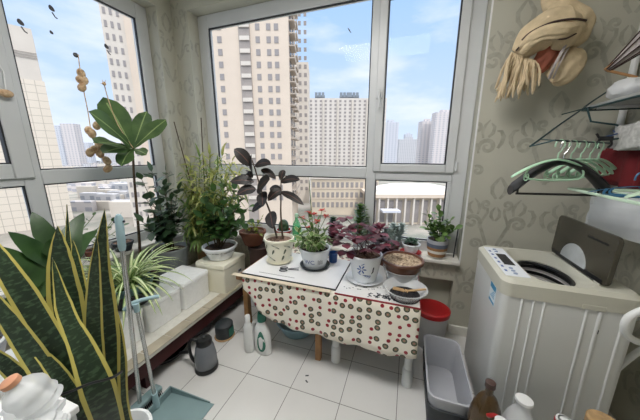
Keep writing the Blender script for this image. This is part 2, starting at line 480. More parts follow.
def paper(mb, O, U, Vv, N, w, h, ok=lambda a, b: True, off=(0, 0), du=.54, dv=.58):
    for j in range(-1, int(h/dv)+2):
        for i in range(-1, int(w/du)+2):
            cx = off[0]+i*du+(du/2 if j % 2 else 0); cy = off[1]+j*dv
            for n_, (P, wd) in enumerate(STROKES):
                ribbon(mb, [(cx+a*.92, cy+b*.92) for a, b in P], wd, O, U, Vv, N,
                       lambda a, b: 0 < a < w and 0 < b < h and ok(a, b), .0004+.00012*n_)

mb = MB(); mb.box(-2.62, 1.4, -2.12, 2.5, -.12, 0); struct('floor', mb, 'tile')
mb = MB(); mb.box(-2.62, 1.4, -2.12, 2.5, ZC, ZC+.12); struct('ceiling', mb, 'ceiling')

mb = MB()
mb.box(-2.62, WX0, YB, 2.5, 0, ZC); mb.box(WX1, 1.4, YB, 2.5, 0, ZC)
mb.box(WX0, WX1, YB, 2.5, WZ1, ZC)
mb.box(WX0, -.5, YB, 2.5, 0, WZ0-.03); mb.box(.425, WX1, YB, 2.5, 0, WZ0-.03)
mb.box(-.5, .425, YB, 2.5, .495, WZ0-.03); mb.box(-.5, .425, YB+.11, 2.5, 0, .495)
inside = lambda a, b: not (WX0-.004 < a+XL < WX1+.004 and b > WZ0-.04) and not (-.51 < a+XL < .43 and b < .5)
paper(mb, (XL, YB, 0), (1, 0, 0), (0, 0, 1), (0, -1, 0), XR-XL, ZC, inside, off=(.055, .42))
paper(mb, (WX0, YB, WZ0), (0, 1, 0), (0, 0, 1), (1, 0, 0), .13, WZ1-WZ0, off=(.05, .1))
struct('wall_back', mb, ['paper', 'motif'])
mb = MB()
mb.box(-2.62, XL, LY1, YB, 0, ZC); mb.box(-2.62, XL, -2.12, LY0, 0, ZC)
mb.box(-2.62, XL, LY0, LY1, LZ1, ZC); mb.box(-2.62, XL, LY0, LY1, 0, WZ0-.03)
paper(mb, (XL, LY1, 0), (0, 1, 0), (0, 0, 1), (1, 0, 0), YB-LY1, ZC, off=(.1, .2))
paper(mb, (-2.5, LY1, WZ0), (1, 0, 0), (0, 0, 1), (0, -1, 0), .13, LZ1-WZ0, off=(.06, .3))
struct('wall_left', mb, ['paper', 'motif'])
mb = MB(); mb.box(XR, 1.4, -2.12, YB, 0, ZC)
paper(mb, (XR, YB, 0), (0, -1, 0), (0, 0, 1), (-1, 0, 0), YB-YF, ZC, off=(.2, .2))
struct('wall_right', mb, ['paper', 'motif'])
mb = MB(); mb.box(XL, XR, -2.12, YF, 0, ZC); struct('wall_front', mb, 'paper')
mb = MB(); mb.box(WX0+.002, WX1-.002, YB-.06, 2.38, WZ0-.03, WZ0); struct('trim_1', mb, 'stone', bevel=.006)
mb = MB(); mb.box(-2.5, XL+.025, LY0+.002, LY1-.002, WZ0-.03, WZ0); struct('trim_2', mb, 'stone', bevel=.006)
mb = MB(); mb.box(.43, XR-.002, YB-.022, YB-.001, 0, .085); struct('baseboard_back', mb, 'stone', bevel=.004)
# pale corner bead on the reveal edge of the far window
mb = MB(); mb.box(WX1-.002, WX1+.009, YB-.004, YB+.004, WZ0-.02, WZ1); struct('trim_3', mb, 'white')

def window(name, holes, frame_boxes, sash, y0, rot, loc):
    """frame boxes (x0,x1,z0,z1); holes are the glazed openings (x0,x1,z0,z1); local y points outdoors"""
    w = thing(name, None, None, loc, rot); w['kind'] = 'structure'
    f = MB()
    for x0, x1, z0, z1 in frame_boxes: f.box(x0, x1, 0, .07, z0, z1)
    f.build('frame', 'upvc', w, bevel=.006)
    for (x0, x1, z0, z1) in holes:
        g = MB(); t = .009
        for b in ((x0, x1, z0, z0+t), (x0, x1, z1-t, z1), (x0, x0+t, z0+t, z1-t), (x1-t, x1, z0+t, z1-t)):
            g.box(b[0], b[1], .012, .03, b[2], b[3])
        g.build('gasket', 'upvc2', w)
        p = MB(); p.box(x0+t, x1-t, .02, .026, z0+t, z1-t); p.build('glass_pane', 'glass', w)
    for (x0, x1, z0, z1, wd) in sash:
        q = MB()
        q.box(x0, x0+wd, -.022, .045, z0, z1); q.box(x1-wd, x1, -.022, .045, z0, z1)
        q.box(x0+wd, x1-wd, -.022, .045, z0, z0+wd); q.box(x0+wd, x1-wd, -.022, .045, z1-wd, z1)
        so = q.build('sash', 'upvc', w, bevel=.008)
        x0 += wd; x1 -= wd; z0 += wd; z1 -= wd
        g = MB(); t = .009
        for b in ((x0, x1, z0, z0+t), (x0, x1, z1-t, z1), (x0, x0+t, z0+t, z1-t), (x1-t, x1, z0+t, z1-t)):
            g.box(b[0], b[1], -.012, .03, b[2], b[3])
        g.build('gasket', 'upvc2', so)
        p = MB(); p.box(x0+t, x1-t, .008, .014, z0+t, z1-t); p.build('glass_pane', 'glass', so)
    return w
w1 = window('window_1',
    [(-2.05, -.375, 1.437, 2.81), (-2.05, -.375, .786, 1.335), (-.29, .315, .786, 1.325)],
    [(WX0, -2.05, WZ0, WZ1), (.345, WX1, WZ0, WZ1), (-2.05, .345, 2.81, WZ1), (-2.05, .345, WZ0, .786),
     (-2.05, -.375, 1.335, 1.437), (-.375, -.29, .786, 2.81), (-.29, .345, 1.325, 1.41), (.315, .345, .786, 1.325)],
    [(-.315, .352, 1.40, 2.84, .068)], 0, 0, (0, 2.38, 0))
h = MB()
h.box(-.03, .03, -.035, -.022, -.04, .04); h.tube([(0, -.03, .0), (0, -.06, 0)], .012); h.tube([(0, -.058, .015), (.004, -.062, -.06), (.01, -.06, -.125)], [.013, .012, .009])
h.build('handle', 'upvc', w1, loc=(-.285, 0, 2.06), bevel=.003)
h = MB(); h.tube([(0, 0, 0), (0, 0, .07)], .011); h.box(-.02, .01, -.004, .012, .01, .06); h.build('hinge', 'upvc', w1, loc=(.366, -.014, 1.42))
# left window: local x runs from far to near (rot = +90deg turned): build in local frame then rotate
def ly(y): return y
w2 = window('window_2',
    [(1.075, 1.968, 1.437, 2.79), (1.075, 1.968, .786, 1.335), (-.2, .98, .786, 1.335), (-1.2, -.3, .786, 2.79)],
    [(1.968, LY1, WZ0, LZ1), (LY0, -1.2, WZ0, LZ1), (-1.2, 1.968, 2.79, LZ1), (-1.2, 1.968, WZ0, .786),
     (-.2, .98, 1.335, 1.437), (1.075, 1.968, 1.335, 1.437), (.98, 1.075, .786, 2.79), (-.3, -.2, .786, 1.335), (-.3, -.2, 1.437, 2.79)],
    [(-.24, 1.035, 1.385, 2.84, .1)], 0, pi/2, (-2.5, 0, 0))

# ------------------------------------------------------------------ camera
cam = bpy.data.cameras.new('camera'); camo = bpy.data.objects.new('camera', cam); COL.objects.link(camo)
cam.sensor_width = 36; cam.lens = 253.1/640*36; cam.clip_start = .02; cam.clip_end = 3000
camo.location = (0, 0, 1.55); camo.rotation_euler = (radians(90-12.35), radians(-.1), radians(19.217))
S.camera = camo

# ------------------------------------------------------------------ light
W = bpy.data.worlds.new('sky'); S.world = W; W.use_nodes = True
t = NT(W); bg = t.n['Background']
tc = t.add('ShaderNodeTexCoord'); sp = t.add('ShaderNodeSeparateXYZ'); t.link(tc.outputs['Generated'], sp.inputs[0])
r = t.add('ShaderNodeMapRange'); r.inputs[1].default_value = 0; r.inputs[2].default_value = .75; t.link(sp.outputs[2], r.inputs[0])
sky = t.mix(t.math('POWER', r.outputs[0], .7), srgb(218, 230, 246), srgb(132, 184, 240))
mp = t.add('ShaderNodeMapping'); mp.inputs['Scale'].default_value = (1.4, 1.4, 4.5); t.link(tc.outputs['Generated'], mp.inputs[0])
nz = t.add('ShaderNodeTexNoise', i_Scale=2.2, i_Detail=6.0, i_Roughness=.55); t.link(mp.outputs[0], nz.inputs['Vector'])
r2 = t.add('ShaderNodeMapRange'); r2.inputs[1].default_value = .46; r2.inputs[2].default_value = .72; t.link(nz.outputs['Fac'], r2.inputs[0])
skyc = t.mix(t.math('MULTIPLY', r2.outputs[0], .75), sky, srgb(240, 244, 250))
# sky boosted above the view, added to bring more daylight into the room
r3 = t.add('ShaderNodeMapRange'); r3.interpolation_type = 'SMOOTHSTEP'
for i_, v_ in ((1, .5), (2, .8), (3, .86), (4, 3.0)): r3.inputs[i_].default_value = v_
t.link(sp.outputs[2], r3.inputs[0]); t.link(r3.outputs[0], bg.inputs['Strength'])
r4 = t.add('ShaderNodeMapRange'); r4.interpolation_type = 'SMOOTHSTEP'
for i_, v_ in ((1, .48), (2, .7), (3, 0), (4, 1)): r4.inputs[i_].default_value = v_
t.link(sp.outputs[2], r4.inputs[0])
t.link(t.mix(r4.outputs[0], skyc, srgb(246, 247, 248)), bg.inputs['Color'])
sun = bpy.data.lights.new('sun', 'SUN'); sun.energy = 1.15; sun.angle = radians(3); sun.color = (1, .96, .92)
so = bpy.data.objects.new('sun', sun); COL.objects.link(so); so.rotation_euler = (radians(52), 0, radians(35))
so.location = (8, -10, 20)

def emit(name, col, s):
    m, t, b = new_mat(name); b.inputs['Emission Color'].default_value = col; b.inputs['Emission Strength'].default_value = s
    b.inputs['Base Color'].default_value = col; return m
M['glow'] = emit('lamp diffuser', (1, .975, .95, 1), 14)
lt = thing('ceiling_light', 'wide white ceiling panel lamp glowing above the middle of the balcony', 'lamp', (-.45, .75, ZC))  # panel added out of view to fill the room with light
mb = MB(); mb.box(-.62, .62, -.34, .34, -.05, 0); mb.build('housing', 'lampw', lt, bevel=.006)
mb = MB(); mb.box(-.595, .595, -.315, .315, -.062, -.05); mb.build('diffuser', 'glow', lt, bevel=.004)

# ------------------------------------------------------------------ city outside
GZ = -20
mb = MB(); mb.box(-900, 500, 8, 1200, GZ-2, GZ); struct('ground', mb, 'ground')

def frame_of(A, B):
    A, B = V3((A[0], A[1], 0)), V3((B[0], B[1], 0)); u = B-A
    return A, u.length, math.atan2(u.y, u.x)
def building(label, A, B, depth, ztop, mats, group=None, cat='building'):
    """box standing on the city ground; local x along the front, local y into the block"""
    O, L, rz = frame_of(A, B)
    b = thing('building', label, cat, (O.x, O.y, GZ), rz, group)
    mb = MB(); mb.box(0, L, 0, depth, 0, ztop-GZ); mb.build('wall', mats, b)
    return b, L
_wm = {}
def winmesh(w, h, m):
    k = (w, h, m)
    if k not in _wm:
        mb = MB(); mb.box(-w/2, w/2, -.12, .1, 0, h)
        o = mb.build('window', m); _wm[k] = o.data; bpy.data.objects.remove(o)
    return _wm[k]
def wins(b, spots, w, h, m='winpane', name='window', side=None):
    me = winmesh(w, h, m)
    for x, y, z, r in spots:
        o = bpy.data.objects.new(name, me); COL.objects.link(o); o.parent = b; o.location = (x, y, z); o.rotation_euler = (0, 0, r)

# big beige tower filling the left of the far window
b, L = building('tall beige apartment tower with stacked side balconies filling the left of the far window', (-62.21,58.54), (-32.94,68.74), 20, 74, 'beige')
pw = L/106
px = lambda p: (p-185)*pw
mb = MB(); mb.box(px(246), px(256), -.5, .2, 0, 94); mb.build('stair_strip', 'strip', b)
z = 8
rows = []
while z < 74: rows.append(z); z += 3.05
wins(b, [(px(p), 0, zz, 0) for zz in rows[:20] for p in (228, 263, 273, 280)][:80], 1.15, 1.55, 'winpane2')
for zz in rows[:20]:
    m2 = MB(); m2.box(px(247), px(256), -.9, -.52, zz+.4, zz+1.4); m2.build('landing_rail', 'beige2', b)
for k, zz in enumerate(rows[:22]):
    m2 = MB(); 
    for j in (0, 1):
        y0 = 1.2+j*7.6; m2.box(L, L+1.5, y0, y0+5.2, zz-.2, zz+.05, 0); m2.box(L+1.38, L+1.5, y0, y0+5.2, zz, zz+1.0, 0)
        m2.box(L-.05, L+.12, y0+.4, y0+4.8, zz+1.05, zz+2.6, 1)
    m2.build('balcony', ['balc', 'winpane'], b)
b, L = building('stepped pale tower tucked behind the tall beige tower', (-46.91,102.90), (-41.58,104.76), 14, 38.05, 'beige2')
zr = [6+3.1*i for i in range(28)]
wins(b, [(x, 0, z, 0) for z in zr[:24] for x in (L-1.2, L-3.4)][:60], 1.1, 1.5, 'winpane2')

# white cluster
b, L = building('white slab apartment block with solar racks on its roof', (-88.83,223.80), (-23.07,246.72), 16, 50.54, 'palewall')
ztop = 50.54-GZ
zs = [ztop-3.4-3.2*i for i in range(22)]
xs = [L*(i+.5)/16 for i in range(16)]
wins(b, [(x, 0, z, 0) for z in zs[:9] for x in xs[:11]], 1.9, 1.7, 'winpane2')
mb = MB()
for z in zs:
    for i, x in enumerate(xs):
        if z in zs[:9] and i < 11: continue
        mb.box(x-.95, x+.95, -.12, .1, z, z+1.7)
o = mb.build('window', 'winpane2', b); o['kind'] = 'stuff'
for i in range(6):
    m2 = MB(); m2.box(L*i/5.35-.5, L*i/5.35+.5, -1.2, 0, 0, ztop-1); m2.build('pilaster', 'beige2', b)
for i in (0.4, 2.0, 2.6, 4.1):
    m2 = MB(); x0 = L*i/5
    for k in range(3): m2.box(x0+k*3, x0+k*3+2.4, 2, 3, ztop+1.2, ztop+5.2)
    m2.box(x0, x0+9, 3, 7, ztop, ztop+3); m2.build('solar_rack', 'roofg', b)
# far pale towers in the right sash
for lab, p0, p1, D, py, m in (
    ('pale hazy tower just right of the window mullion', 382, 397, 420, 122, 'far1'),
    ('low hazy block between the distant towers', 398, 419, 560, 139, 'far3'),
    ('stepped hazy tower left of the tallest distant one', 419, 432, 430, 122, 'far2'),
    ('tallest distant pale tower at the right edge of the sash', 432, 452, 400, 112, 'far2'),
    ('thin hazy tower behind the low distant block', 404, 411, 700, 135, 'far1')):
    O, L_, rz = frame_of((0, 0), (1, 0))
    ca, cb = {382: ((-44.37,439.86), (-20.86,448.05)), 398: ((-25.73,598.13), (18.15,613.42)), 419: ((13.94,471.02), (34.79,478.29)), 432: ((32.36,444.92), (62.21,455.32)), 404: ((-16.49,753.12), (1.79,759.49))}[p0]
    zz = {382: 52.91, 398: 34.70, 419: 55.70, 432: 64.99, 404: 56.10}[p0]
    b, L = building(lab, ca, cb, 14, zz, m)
    mb = MB(); mb.box(L*.3, L*.7, 3, 10, zz-GZ, zz-GZ+4); mb.build('roof_hut', m, b)
# three storey yellow building
b, L = building('three storey yellow stone building below the white slab block', (-32.61,84.04), (-9.95,91.93), 14, -6.93, 'yellowb')
ht = -6.93-GZ
wins(b, [(L*(i+.5)/14, 0, ht-3.0-3.6*j, 0) for j in range(3) for i in range(14)], 1.0, 1.9, 'winpane2')
mb = MB(); mb.box(-.3, L+.3, -.5, 14, ht, ht+.7); mb.build('cornice', 'beige2', b)
mb = MB()
for j in (1, 2): mb.box(0, L, -.25, 0, ht-3.6*j+.1, ht-3.6*j+.4)
mb.build('string_course', 'beige', b)
# pavilion with columns and pale roof
b, L = building('long low pavilion with columns and a wide white roof in the lower right pane', (-10.86,78.60), (16.92,88.29), 12, -11.36, 'yellowb')
ht = -11.36-GZ
wins(b, [(L*(i+.5)/11, 0, .6, 0) for i in range(11)], 1.5, ht-1.6, 'winpane2')
for i in range(12):
    m2 = MB(); m2.box(L*i/11-.25, L*i/11+.25, -1.4, -.8, 0, ht); m2.build('column', 'beige2', b)
mb = MB(); mb.box(-1, L+1, -1.8, 13, ht, ht+1.1); mb.build('eave', 'beige', b)
mb = MB()
T = Matrix.Translation((L*.45, 8, ht+.6)) @ Matrix.Diagonal((L*.46, 5.6, 2.6, 1))
mb.lathe([(1, 0), (.98, .25), (.85, .6), (.55, .9), (.05, 1)], seg=40, T=T.to_3x3(), c=(L*.5, 7, ht+1.0)); mb.build('roof', 'roofw', b)
mb = MB(); mb.box(L*.1, L*.28, -5, -1.5, ht*.55, ht*.62); mb.build('canopy', 'far1', b)

def left_of(B, w):
    d = V3((B[0], B[1])).normalized(); return (B[0]-abs(d.y)*w, B[1]-abs(d.x)*w)
# left window: close cream tower with panel grid
b, L = building('cream panelled tower with small windows near its top behind the left sash', left_of((-98.02,47.14), 52), (-98.02,47.14), 15, 21.36, 'tiletower')
hh = 21.36-GZ; px = lambda p: L-(60-p)*.41
mb = MB(); mb.box(0, px(59), .4, 14, hh, hh+13); mb.build('crown', 'beige2', b)
wins(b, [(px(p), .4, hh+1.0+2.05*j, 0) for j in range(6) for p in (12, 27, 42)], .9, 1.15)
mb = MB()
for k in range(3): mb.box(px(-40), px(59), .1, .25, hh+5.6+k*.6, hh+5.72+k*.6)
mb.build('roof_rail', 'strip', b)
# right: beige tower with triple windows
b, L = building('beige tower with columns of triple windows at the right of the left window', left_of((-74.80,55.24), 4.8), (-74.80,55.24), 16, 70, 'beige2')
rows = [3+3.0*i for i in range(29)]
wins(b, [(L*q, 0, z, 0) for z in rows for q in (.17, .45, .75)], .62, 1.5, 'winpane2')
mb = MB(); mb.box(L, L+11, -1.2, 14, 0, 90); mb.build('blank_wing', 'beige', b)
# far towers and low blocks
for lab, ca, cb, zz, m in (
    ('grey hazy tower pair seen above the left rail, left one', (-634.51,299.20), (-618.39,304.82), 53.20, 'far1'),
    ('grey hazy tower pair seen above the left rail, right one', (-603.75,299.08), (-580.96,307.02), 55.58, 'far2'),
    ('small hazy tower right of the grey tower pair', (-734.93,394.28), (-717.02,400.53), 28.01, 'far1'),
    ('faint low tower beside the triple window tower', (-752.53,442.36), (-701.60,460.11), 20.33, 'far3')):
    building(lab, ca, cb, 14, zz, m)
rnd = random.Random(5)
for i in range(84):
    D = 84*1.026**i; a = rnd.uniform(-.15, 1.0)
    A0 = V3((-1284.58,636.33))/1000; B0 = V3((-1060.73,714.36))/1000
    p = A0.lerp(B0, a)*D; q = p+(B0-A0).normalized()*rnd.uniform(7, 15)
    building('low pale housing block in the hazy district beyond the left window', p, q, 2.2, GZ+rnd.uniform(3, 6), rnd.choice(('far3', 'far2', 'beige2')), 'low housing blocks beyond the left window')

# ------------------------------------------------------------------ furniture and vessels
BZ, TZ, SZ = .28, .645, .69      # bench top, table top, window sill
def pot(parent, r0, r1, h, m, name='pot', wall=.008, lip=.006, liph=.02, foot=0, belly=0, seg=36, sx=1, sy=1, z=0, mats=None):
    mb = MB(); n = 6
    prof = [(r0*.9, z), (r0, z+.004)]
    for i in range(1, n+1):
        t = i/n; prof.append((r0+(r1-r0)*t+belly*sin(pi*t), z+.004+(h-liph-.004)*t))
    prof += [(r1+lip, z+h-liph+.001), (r1+lip, z+h-.003), (r1+lip-.003, z+h), (r1-wall+.002, z+h), (r1-wall, z+h-.004)]
    prof += [(r0-wall+(r1-r0)*.25, z+h*.25)]
    mb.lathe(prof, seg=seg, m=0, sx=sx, sy=sy)
    return mb.build(name, m, parent)
def soil(parent, r, z, m='soil', sx=1, sy=1, amp=.006, name='soil'):
    mb = MB(); rr = random.Random(int(r*1e4)); rings = []
    for k in range(6):
        q = r*k/5 if k else .001
        rings.append([mb.bm.verts.new((q*cos(2*pi*i/24)*sx, q*sin(2*pi*i/24)*sy, z+amp*1.5*(1-(k/5)**2)+rr.uniform(-amp, amp)*(k < 5))) for i in range(24)])
    for k in range(5):
        for i in range(24):
            j = (i+1) % 24; mb.face([rings[k][i], rings[k][j], rings[k+1][j], rings[k+1][i]])
    low = [mb.bm.verts.new((v.co.x, v.co.y, z-.02)) for v in rings[-1]]
    for i in range(24):
        j = (i+1) % 24; mb.face([rings[-1][i], rings[-1][j], low[j], low[i]])
    return mb.build(name, m, parent)
def saucer(label, loc, r, m, group=None, h=.018):
    s_ = thing('saucer', label, 'saucer', loc, 0, group)
    mb = MB(); mb.lathe([(r*.8, 0), (r*.84, .002), (r, h), (r-.004, h), (r*.82, .006), (.002, .006)], seg=36); o = mb.build('dish', m, s_)
    return s_
def decal(mb, shapes, r0, r1, h, ang0, m=0, out=.0012):
    """filled outlines (angle offset in metres, z) wrapped on a conical pot wall"""
    for P in shapes:
        vs = []
        for a, z in P:
            r = r0+(r1-r0)*z/h+out; th = ang0+a/r
            vs.append(mb.bm.verts.new((r*cos(th), r*sin(th), z)))
        mb.face(vs, m)
def leafshape(cx, cz, L, w, ang):
    P = []
    for i in range(12):
        t = 2*pi*i/12; x, z = L/2*cos(t), w/2*sin(t)*(.75+.25*cos(t))
        P.append((cx+x*cos(ang)-z*sin(ang), cz+x*sin(ang)+z*cos(ang)))
    return P
def text_obj(txt, size, m, parent, place, name='lettering', extrude=.0004):
    cu = bpy.data.curves.new('t', 'FONT'); cu.body = txt; cu.size = size; cu.align_x = 'CENTER'; cu.align_y = 'CENTER'; cu.extrude = extrude
    o = bpy.data.objects.new('t', cu); COL.objects.link(o); bpy.context.view_layer.update()
    me = bpy.data.meshes.new_from_object(o.evaluated_get(bpy.context.evaluated_depsgraph_get()))
    bpy.data.objects.remove(o); bpy.data.curves.remove(cu)
    for v in me.vertices: v.co = place(v.co)
    me.materials.clear(); me.materials.append(M[m])
    q = bpy.data.objects.new(name, me); COL.objects.link(q); q.parent = parent
    return q
def rrect(x0, x1, y0, y1, r, n=5):
    P = []
    for cx, cy, a in ((x1-r, y1-r, 0), (x0+r, y1-r, 90), (x0+r, y0+r, 180), (x1-r, y0+r, 270)):
        for i in range(n+1):
            t = radians(a+90*i/n); P.append((cx+r*cos(t), cy+r*sin(t)))
    return P
def loft(mb, secs, m=0, cap0=True, cap1=True, mats=None):
    R = [[mb.bm.verts.new(p) for p in s_] for s_ in secs]; n = len(R[0])
    for k in range(len(R)-1):
        for i in range(n):
            j = (i+1) % n; mb.face([R[k][i], R[k][j], R[k+1][j], R[k+1][i]], mats[k] if mats else m)
    if cap0: mb.face(list(reversed(R[0])), mats[0] if mats else m)
    if cap1: mb.face(R[-1], mats[-1] if mats else m)
def at(P, z): return [(x, y, z) for x, y in P]

# bench under the left window
b = thing('bench', 'long low bench with a tiled edge and dark red front along the left window wall', 'bench', (-2.36, -.3, 0))
mb = MB(); mb.box(0, .86, 0, 2.5, BZ-.03, BZ); mb.build('top', 'stone', b, bevel=.004)
mb = MB()
for i in range(14): mb.box(.865-.085, .866, .01+i*.178, .01+i*.178+.172, BZ, BZ+.004)
mb.build('edge_tiles', mat('beige tile', srgb(182, 172, 152), .5, 0, .1, 9), b)
mb = MB(); mb.box(.80, .83, .02, 2.48, BZ-.15, BZ-.03); mb.build('apron', 'darkred', b)
mb = MB(); mb.box(.42, .44, .02, 2.48, 0, BZ-.03); mb.build('back_panel', 'darkpot', b)  # dark board added to stand in for the shade under the bench
for x in (.06, .74):
    for y in (.05, 1.25, 2.4):
        mb = MB(); mb.box(x, x+.05, y, y+.05, 0, BZ-.03); mb.build('leg', 'darkred', b)

def foam_box(label, x0, x1, y0, y1, h, m='foam', cat='box', group='white foam boxes on the bench'):
    o = thing('foam_box' if m == 'foam' else 'storage_box', label, cat, ((x0+x1)/2, (y0+y1)/2, BZ+.004), 0, group)
    X, Y = (x1-x0)/2, (y1-y0)/2
    mb = MB(); P = rrect(-X, X, -Y, Y, .018, 3); Q = rrect(-X*.97, X*.97, -Y*.97, Y*.97, .016, 3)
    loft(mb, [at(Q, 0), at(P, h*.84)]); mb.build('body', m, o)
    mb = MB(); loft(mb, [at(P, h*.845), at(rrect(-X-.004, X+.004, -Y-.004, Y+.004, .02, 3), h*.86), at(rrect(-X-.004, X+.004, -Y-.004, Y+.004, .02, 3), h*.97), at(P, h)]); mb.build('lid', m, o)
    return o
foam_box('white foam box under the near half of the black pan of the spider plant', -2.0, -1.685, .66, 1.085, .22)
foam_box('white foam box next along the bench, in front of the grey bucket', -2.0, -1.675, 1.105, 1.385, .22)
foam_box('white foam box with a yellow mark beside the cream storage box', -1.98, -1.67, 1.405, 1.69, .235)
foam_box('white foam box nearest the camera on the bench, behind the snake plant', -2.0, -1.69, .2, .64, .22)
cb = foam_box('cream plastic box with a dark label carrying the white bowl of leafy plant', -1.84, -1.515, 1.71, 2.04, .28, 'cream', 'box', None)
mb = MB(); mb.box(.1630, .1642, .03, .085, .1, .165); mb.box(.1643, .1647, .036, .079, .135, .158, 1); mb.build('label', ['sheet', 'ink'], cb)

# tables at the far window
wt = thing('wooden_table', 'small wooden table whose square legs show at the left of the fruit print cloth', 'table', (-.84, 1.84, 0))
mb = MB(); mb.box(-.37, .36, -.35, .35, TZ-.045, TZ-.012); mb.build('tabletop', 'wood', wt, bevel=.004)
for x, y in ((-.33, -.28), (.28, -.26), (-.32, .3), (.26, .3)):
    mb = MB(); mb.box(x-.022, x+.022, y-.022, y+.022, 0, TZ-.045); mb.build('leg', 'wood', wt, bevel=.004)
pt = thing('plastic_table', 'white plastic table with round jointed pipe legs under the fruit print cloth', 'table', (-.17, 1.87, 0))
mb = MB(); mb.box(-.29, .29, -.37, .36, TZ-.04, TZ-.012); mb.build('tabletop', 'white', pt, bevel=.01)
for x, y in ((-.26, -.26), (.26, -.30), (-.26, .3), (.26, .3)):
    mb = MB(); mb.lathe([(.036, 0), (.036, .115), (.033, .13), (.027, .135), (.027, TZ-.04)], c=(x, y, 0), seg=20); mb.build('leg', 'white', pt)

# fruit print oilcloth
mb = MB(); NX = 48
xs_ = [-1.135+1.262*i/NX for i in range(NX+1)]
def hem(x):
    K = ((-1.135, .56), (-1.09, .52), (-.973, .39), (-.89, .335), (-.74, .315), (-.51, .305), (-.33, .30), (-.13, .293), (.08, .295), (.13, .31))
    for (a, p), (c_, q) in zip(K, K[1:]):
        if x <= c_+1e-6: return p+(q-p)*(x-a)/(c_-a)
    return K[-1][1]
cols = []
for x in xs_:
    col = [((x, 2.19, TZ), (x, -.7)), ((x, 1.485, TZ), (x, 0)), ((x, 1.474, TZ-.012), (x, .012))]
    hz = hem(x)
    for k in range(1, 9):
        z = TZ-.012+(hz-TZ+.012)*k/8; w = .010*sin(x*21)*k/8+.006*sin(x*47+1)*k/8
        col.append(((x, 1.472+w-.012*k/8, z), (x, TZ-z)))
    cols.append(col)
vs = [[mb.bm.verts.new(p) for p, u in c_] for c_ in cols]
for i in range(NX):
    for k in range(len(cols[0])-1):
        mb.face([vs[i][k], vs[i+1][k], vs[i+1][k+1], vs[i][k+1]], 0, [cols[i][k][1], cols[i+1][k][1], cols[i+1][k+1][1], cols[i][k+1][1]])
o = mb.build('tablecloth', 'fruit', recalc=True)
md = o.modifiers.new('thick', 'SOLIDIFY'); md.thickness = .002; md.offset = 1
tag(o, 'cream oilcloth printed with red dots and kiwi slices hanging over the table fronts', 'tablecloth')
# white vinyl sheet on the right half, with faint printed marks
vsh = thing('vinyl_sheet', 'white glossy sheet with dark printed marks on the right half of the tables', 'sheet', (-.14, 1.84, TZ+.0032))
mb = MB(); mb.box(-.27, .262, -.362, .34, 0, .002); mb.build('sheet', 'sheet', vsh)
mb = MB(); rr = random.Random(3)
for i in range(15):
    x = -.23+.018*i+rr.uniform(-.004, .004); y = -.27+.004*i+rr.uniform(-.02, .02)
    mb.box(x, x+rr.uniform(.006, .014), y, y+rr.uniform(.004, .01), .0021, .0026)
for i in range(34):
    x = .02+rr.uniform(-.07, .11); y = -.33+rr.uniform(0, .06); a = rr.uniform(0, 6)
    T = Matrix.Translation((x, y, 0)) @ Matrix.Rotation(a, 4, 'Z'); mb.box(-.016, .016, -.003, .003, .0021, .0027, T=T)
mb.build('print', 'ink', vsh)
mb = MB(); mb.box(-.27, .262, -.364, -.358, -.008, .0022); mb.box(.2615, .2665, -.364, .34, -.02, .0022); mb.build('red_trim', mat('red trim', srgb(150, 40, 50), .5), vsh)
bd = thing('board', 'flat white board with a dark edge under the rubber plant and the lettered pot', 'board', (-.79, 1.755, TZ+.0025))
mb = MB(); mb.box(-.375, .375, -.245, .245, 0, .014); mb.build('panel', 'boardtop', bd, bevel=.002)
mb = MB(); mb.box(-.379, .379, -.249, -.2455, 0, .012); mb.box(.3755, .379, -.2455, .247, 0, .012); mb.box(-.25, .05, -.2, -.196, .0141, .0146)
mb.build('edge_band', 'ink', bd)
pl = tag(MB().box(-1.225, -.44, 1.462, 1.5, TZ+.003, TZ+.0085).build('wood_strip', mat('raw ply edge', srgb(214, 200, 176), .7)), 'thin raw plywood strip along the front edge of the white board', 'strip')
BT = TZ+.0165

# washing machine
wm = thing('washing_machine', 'white top loading washing machine with its dark lid standing open', 'washing machine', (.5, 1.424, 0))
WXs, WYs, WH = .535, .545, .885
mb = MB(); P = rrect(0, WXs, 0, WYs, .035, 6)
loft(mb, [at(rrect(.015, WXs-.015, .015, WYs-.015, .03, 6), .025), at(P, .06), at(P, WH)], cap1=False)
mb.build('body', 'washer', wm, angle=30)
for x0, x1 in ((.082, .092), (.13, .139), (.173, .183), (.336, .347), (.384, .398), (.47, .482)):
    mb = MB(); mb.box(x0, x1, -.006, .004, .07, WH-.03); mb.build('side_rib', 'washer', wm, bevel=.005)
for x in (.05, WXs-.05):
    for y in (.05, WYs-.05):
        mb = MB(); mb.lathe([(.02, 0), (.024, .004), (.022, .028)], c=(x, y, 0), seg=14); mb.build('foot', 'black', wm)
# top deck: sloped rim around an open bowl
mb = MB(); n5 = 6
O0 = rrect(-.006, WXs+.006, -.006, WYs+.006, .05, n5); O1 = rrect(.012, WXs-.012, .012, WYs-.012, .05, n5)
I0 = rrect(.134, .405, .022, WYs-.022, .10, n5); I1 = rrect(.142, .398, .032, WYs-.032, .11, n5)
cx_, cy_ = .27, .2725
C2 = [(cx_+.172*cos(2*pi*(i+.5)/28-0), cy_+.172*sin(2*pi*(i+.5)/28)) for i in range(28)]
def arrange(n, r):
    out = []
    for cxs in (45, 135, 225, 315):
        for i in range(n5+1): out.append((cx_+r*.85*cos(radians(cxs-45+90*(i+.0)/n5*.96+2)), cy_+r*1.22*sin(radians(cxs-45+90*i/n5*.96+2))))
    return out
loft(mb, [at(O0, WH-.04), at(O0, WH+.032), at(O1, WH+.05), at(I0, WH+.05), at(I1, WH+.035), at(arrange(0, .148), WH+.005), at(arrange(0, .146), WH-.03)], cap0=False, cap1=False)
mb.build('top_deck', 'washtop', wm, angle=30)
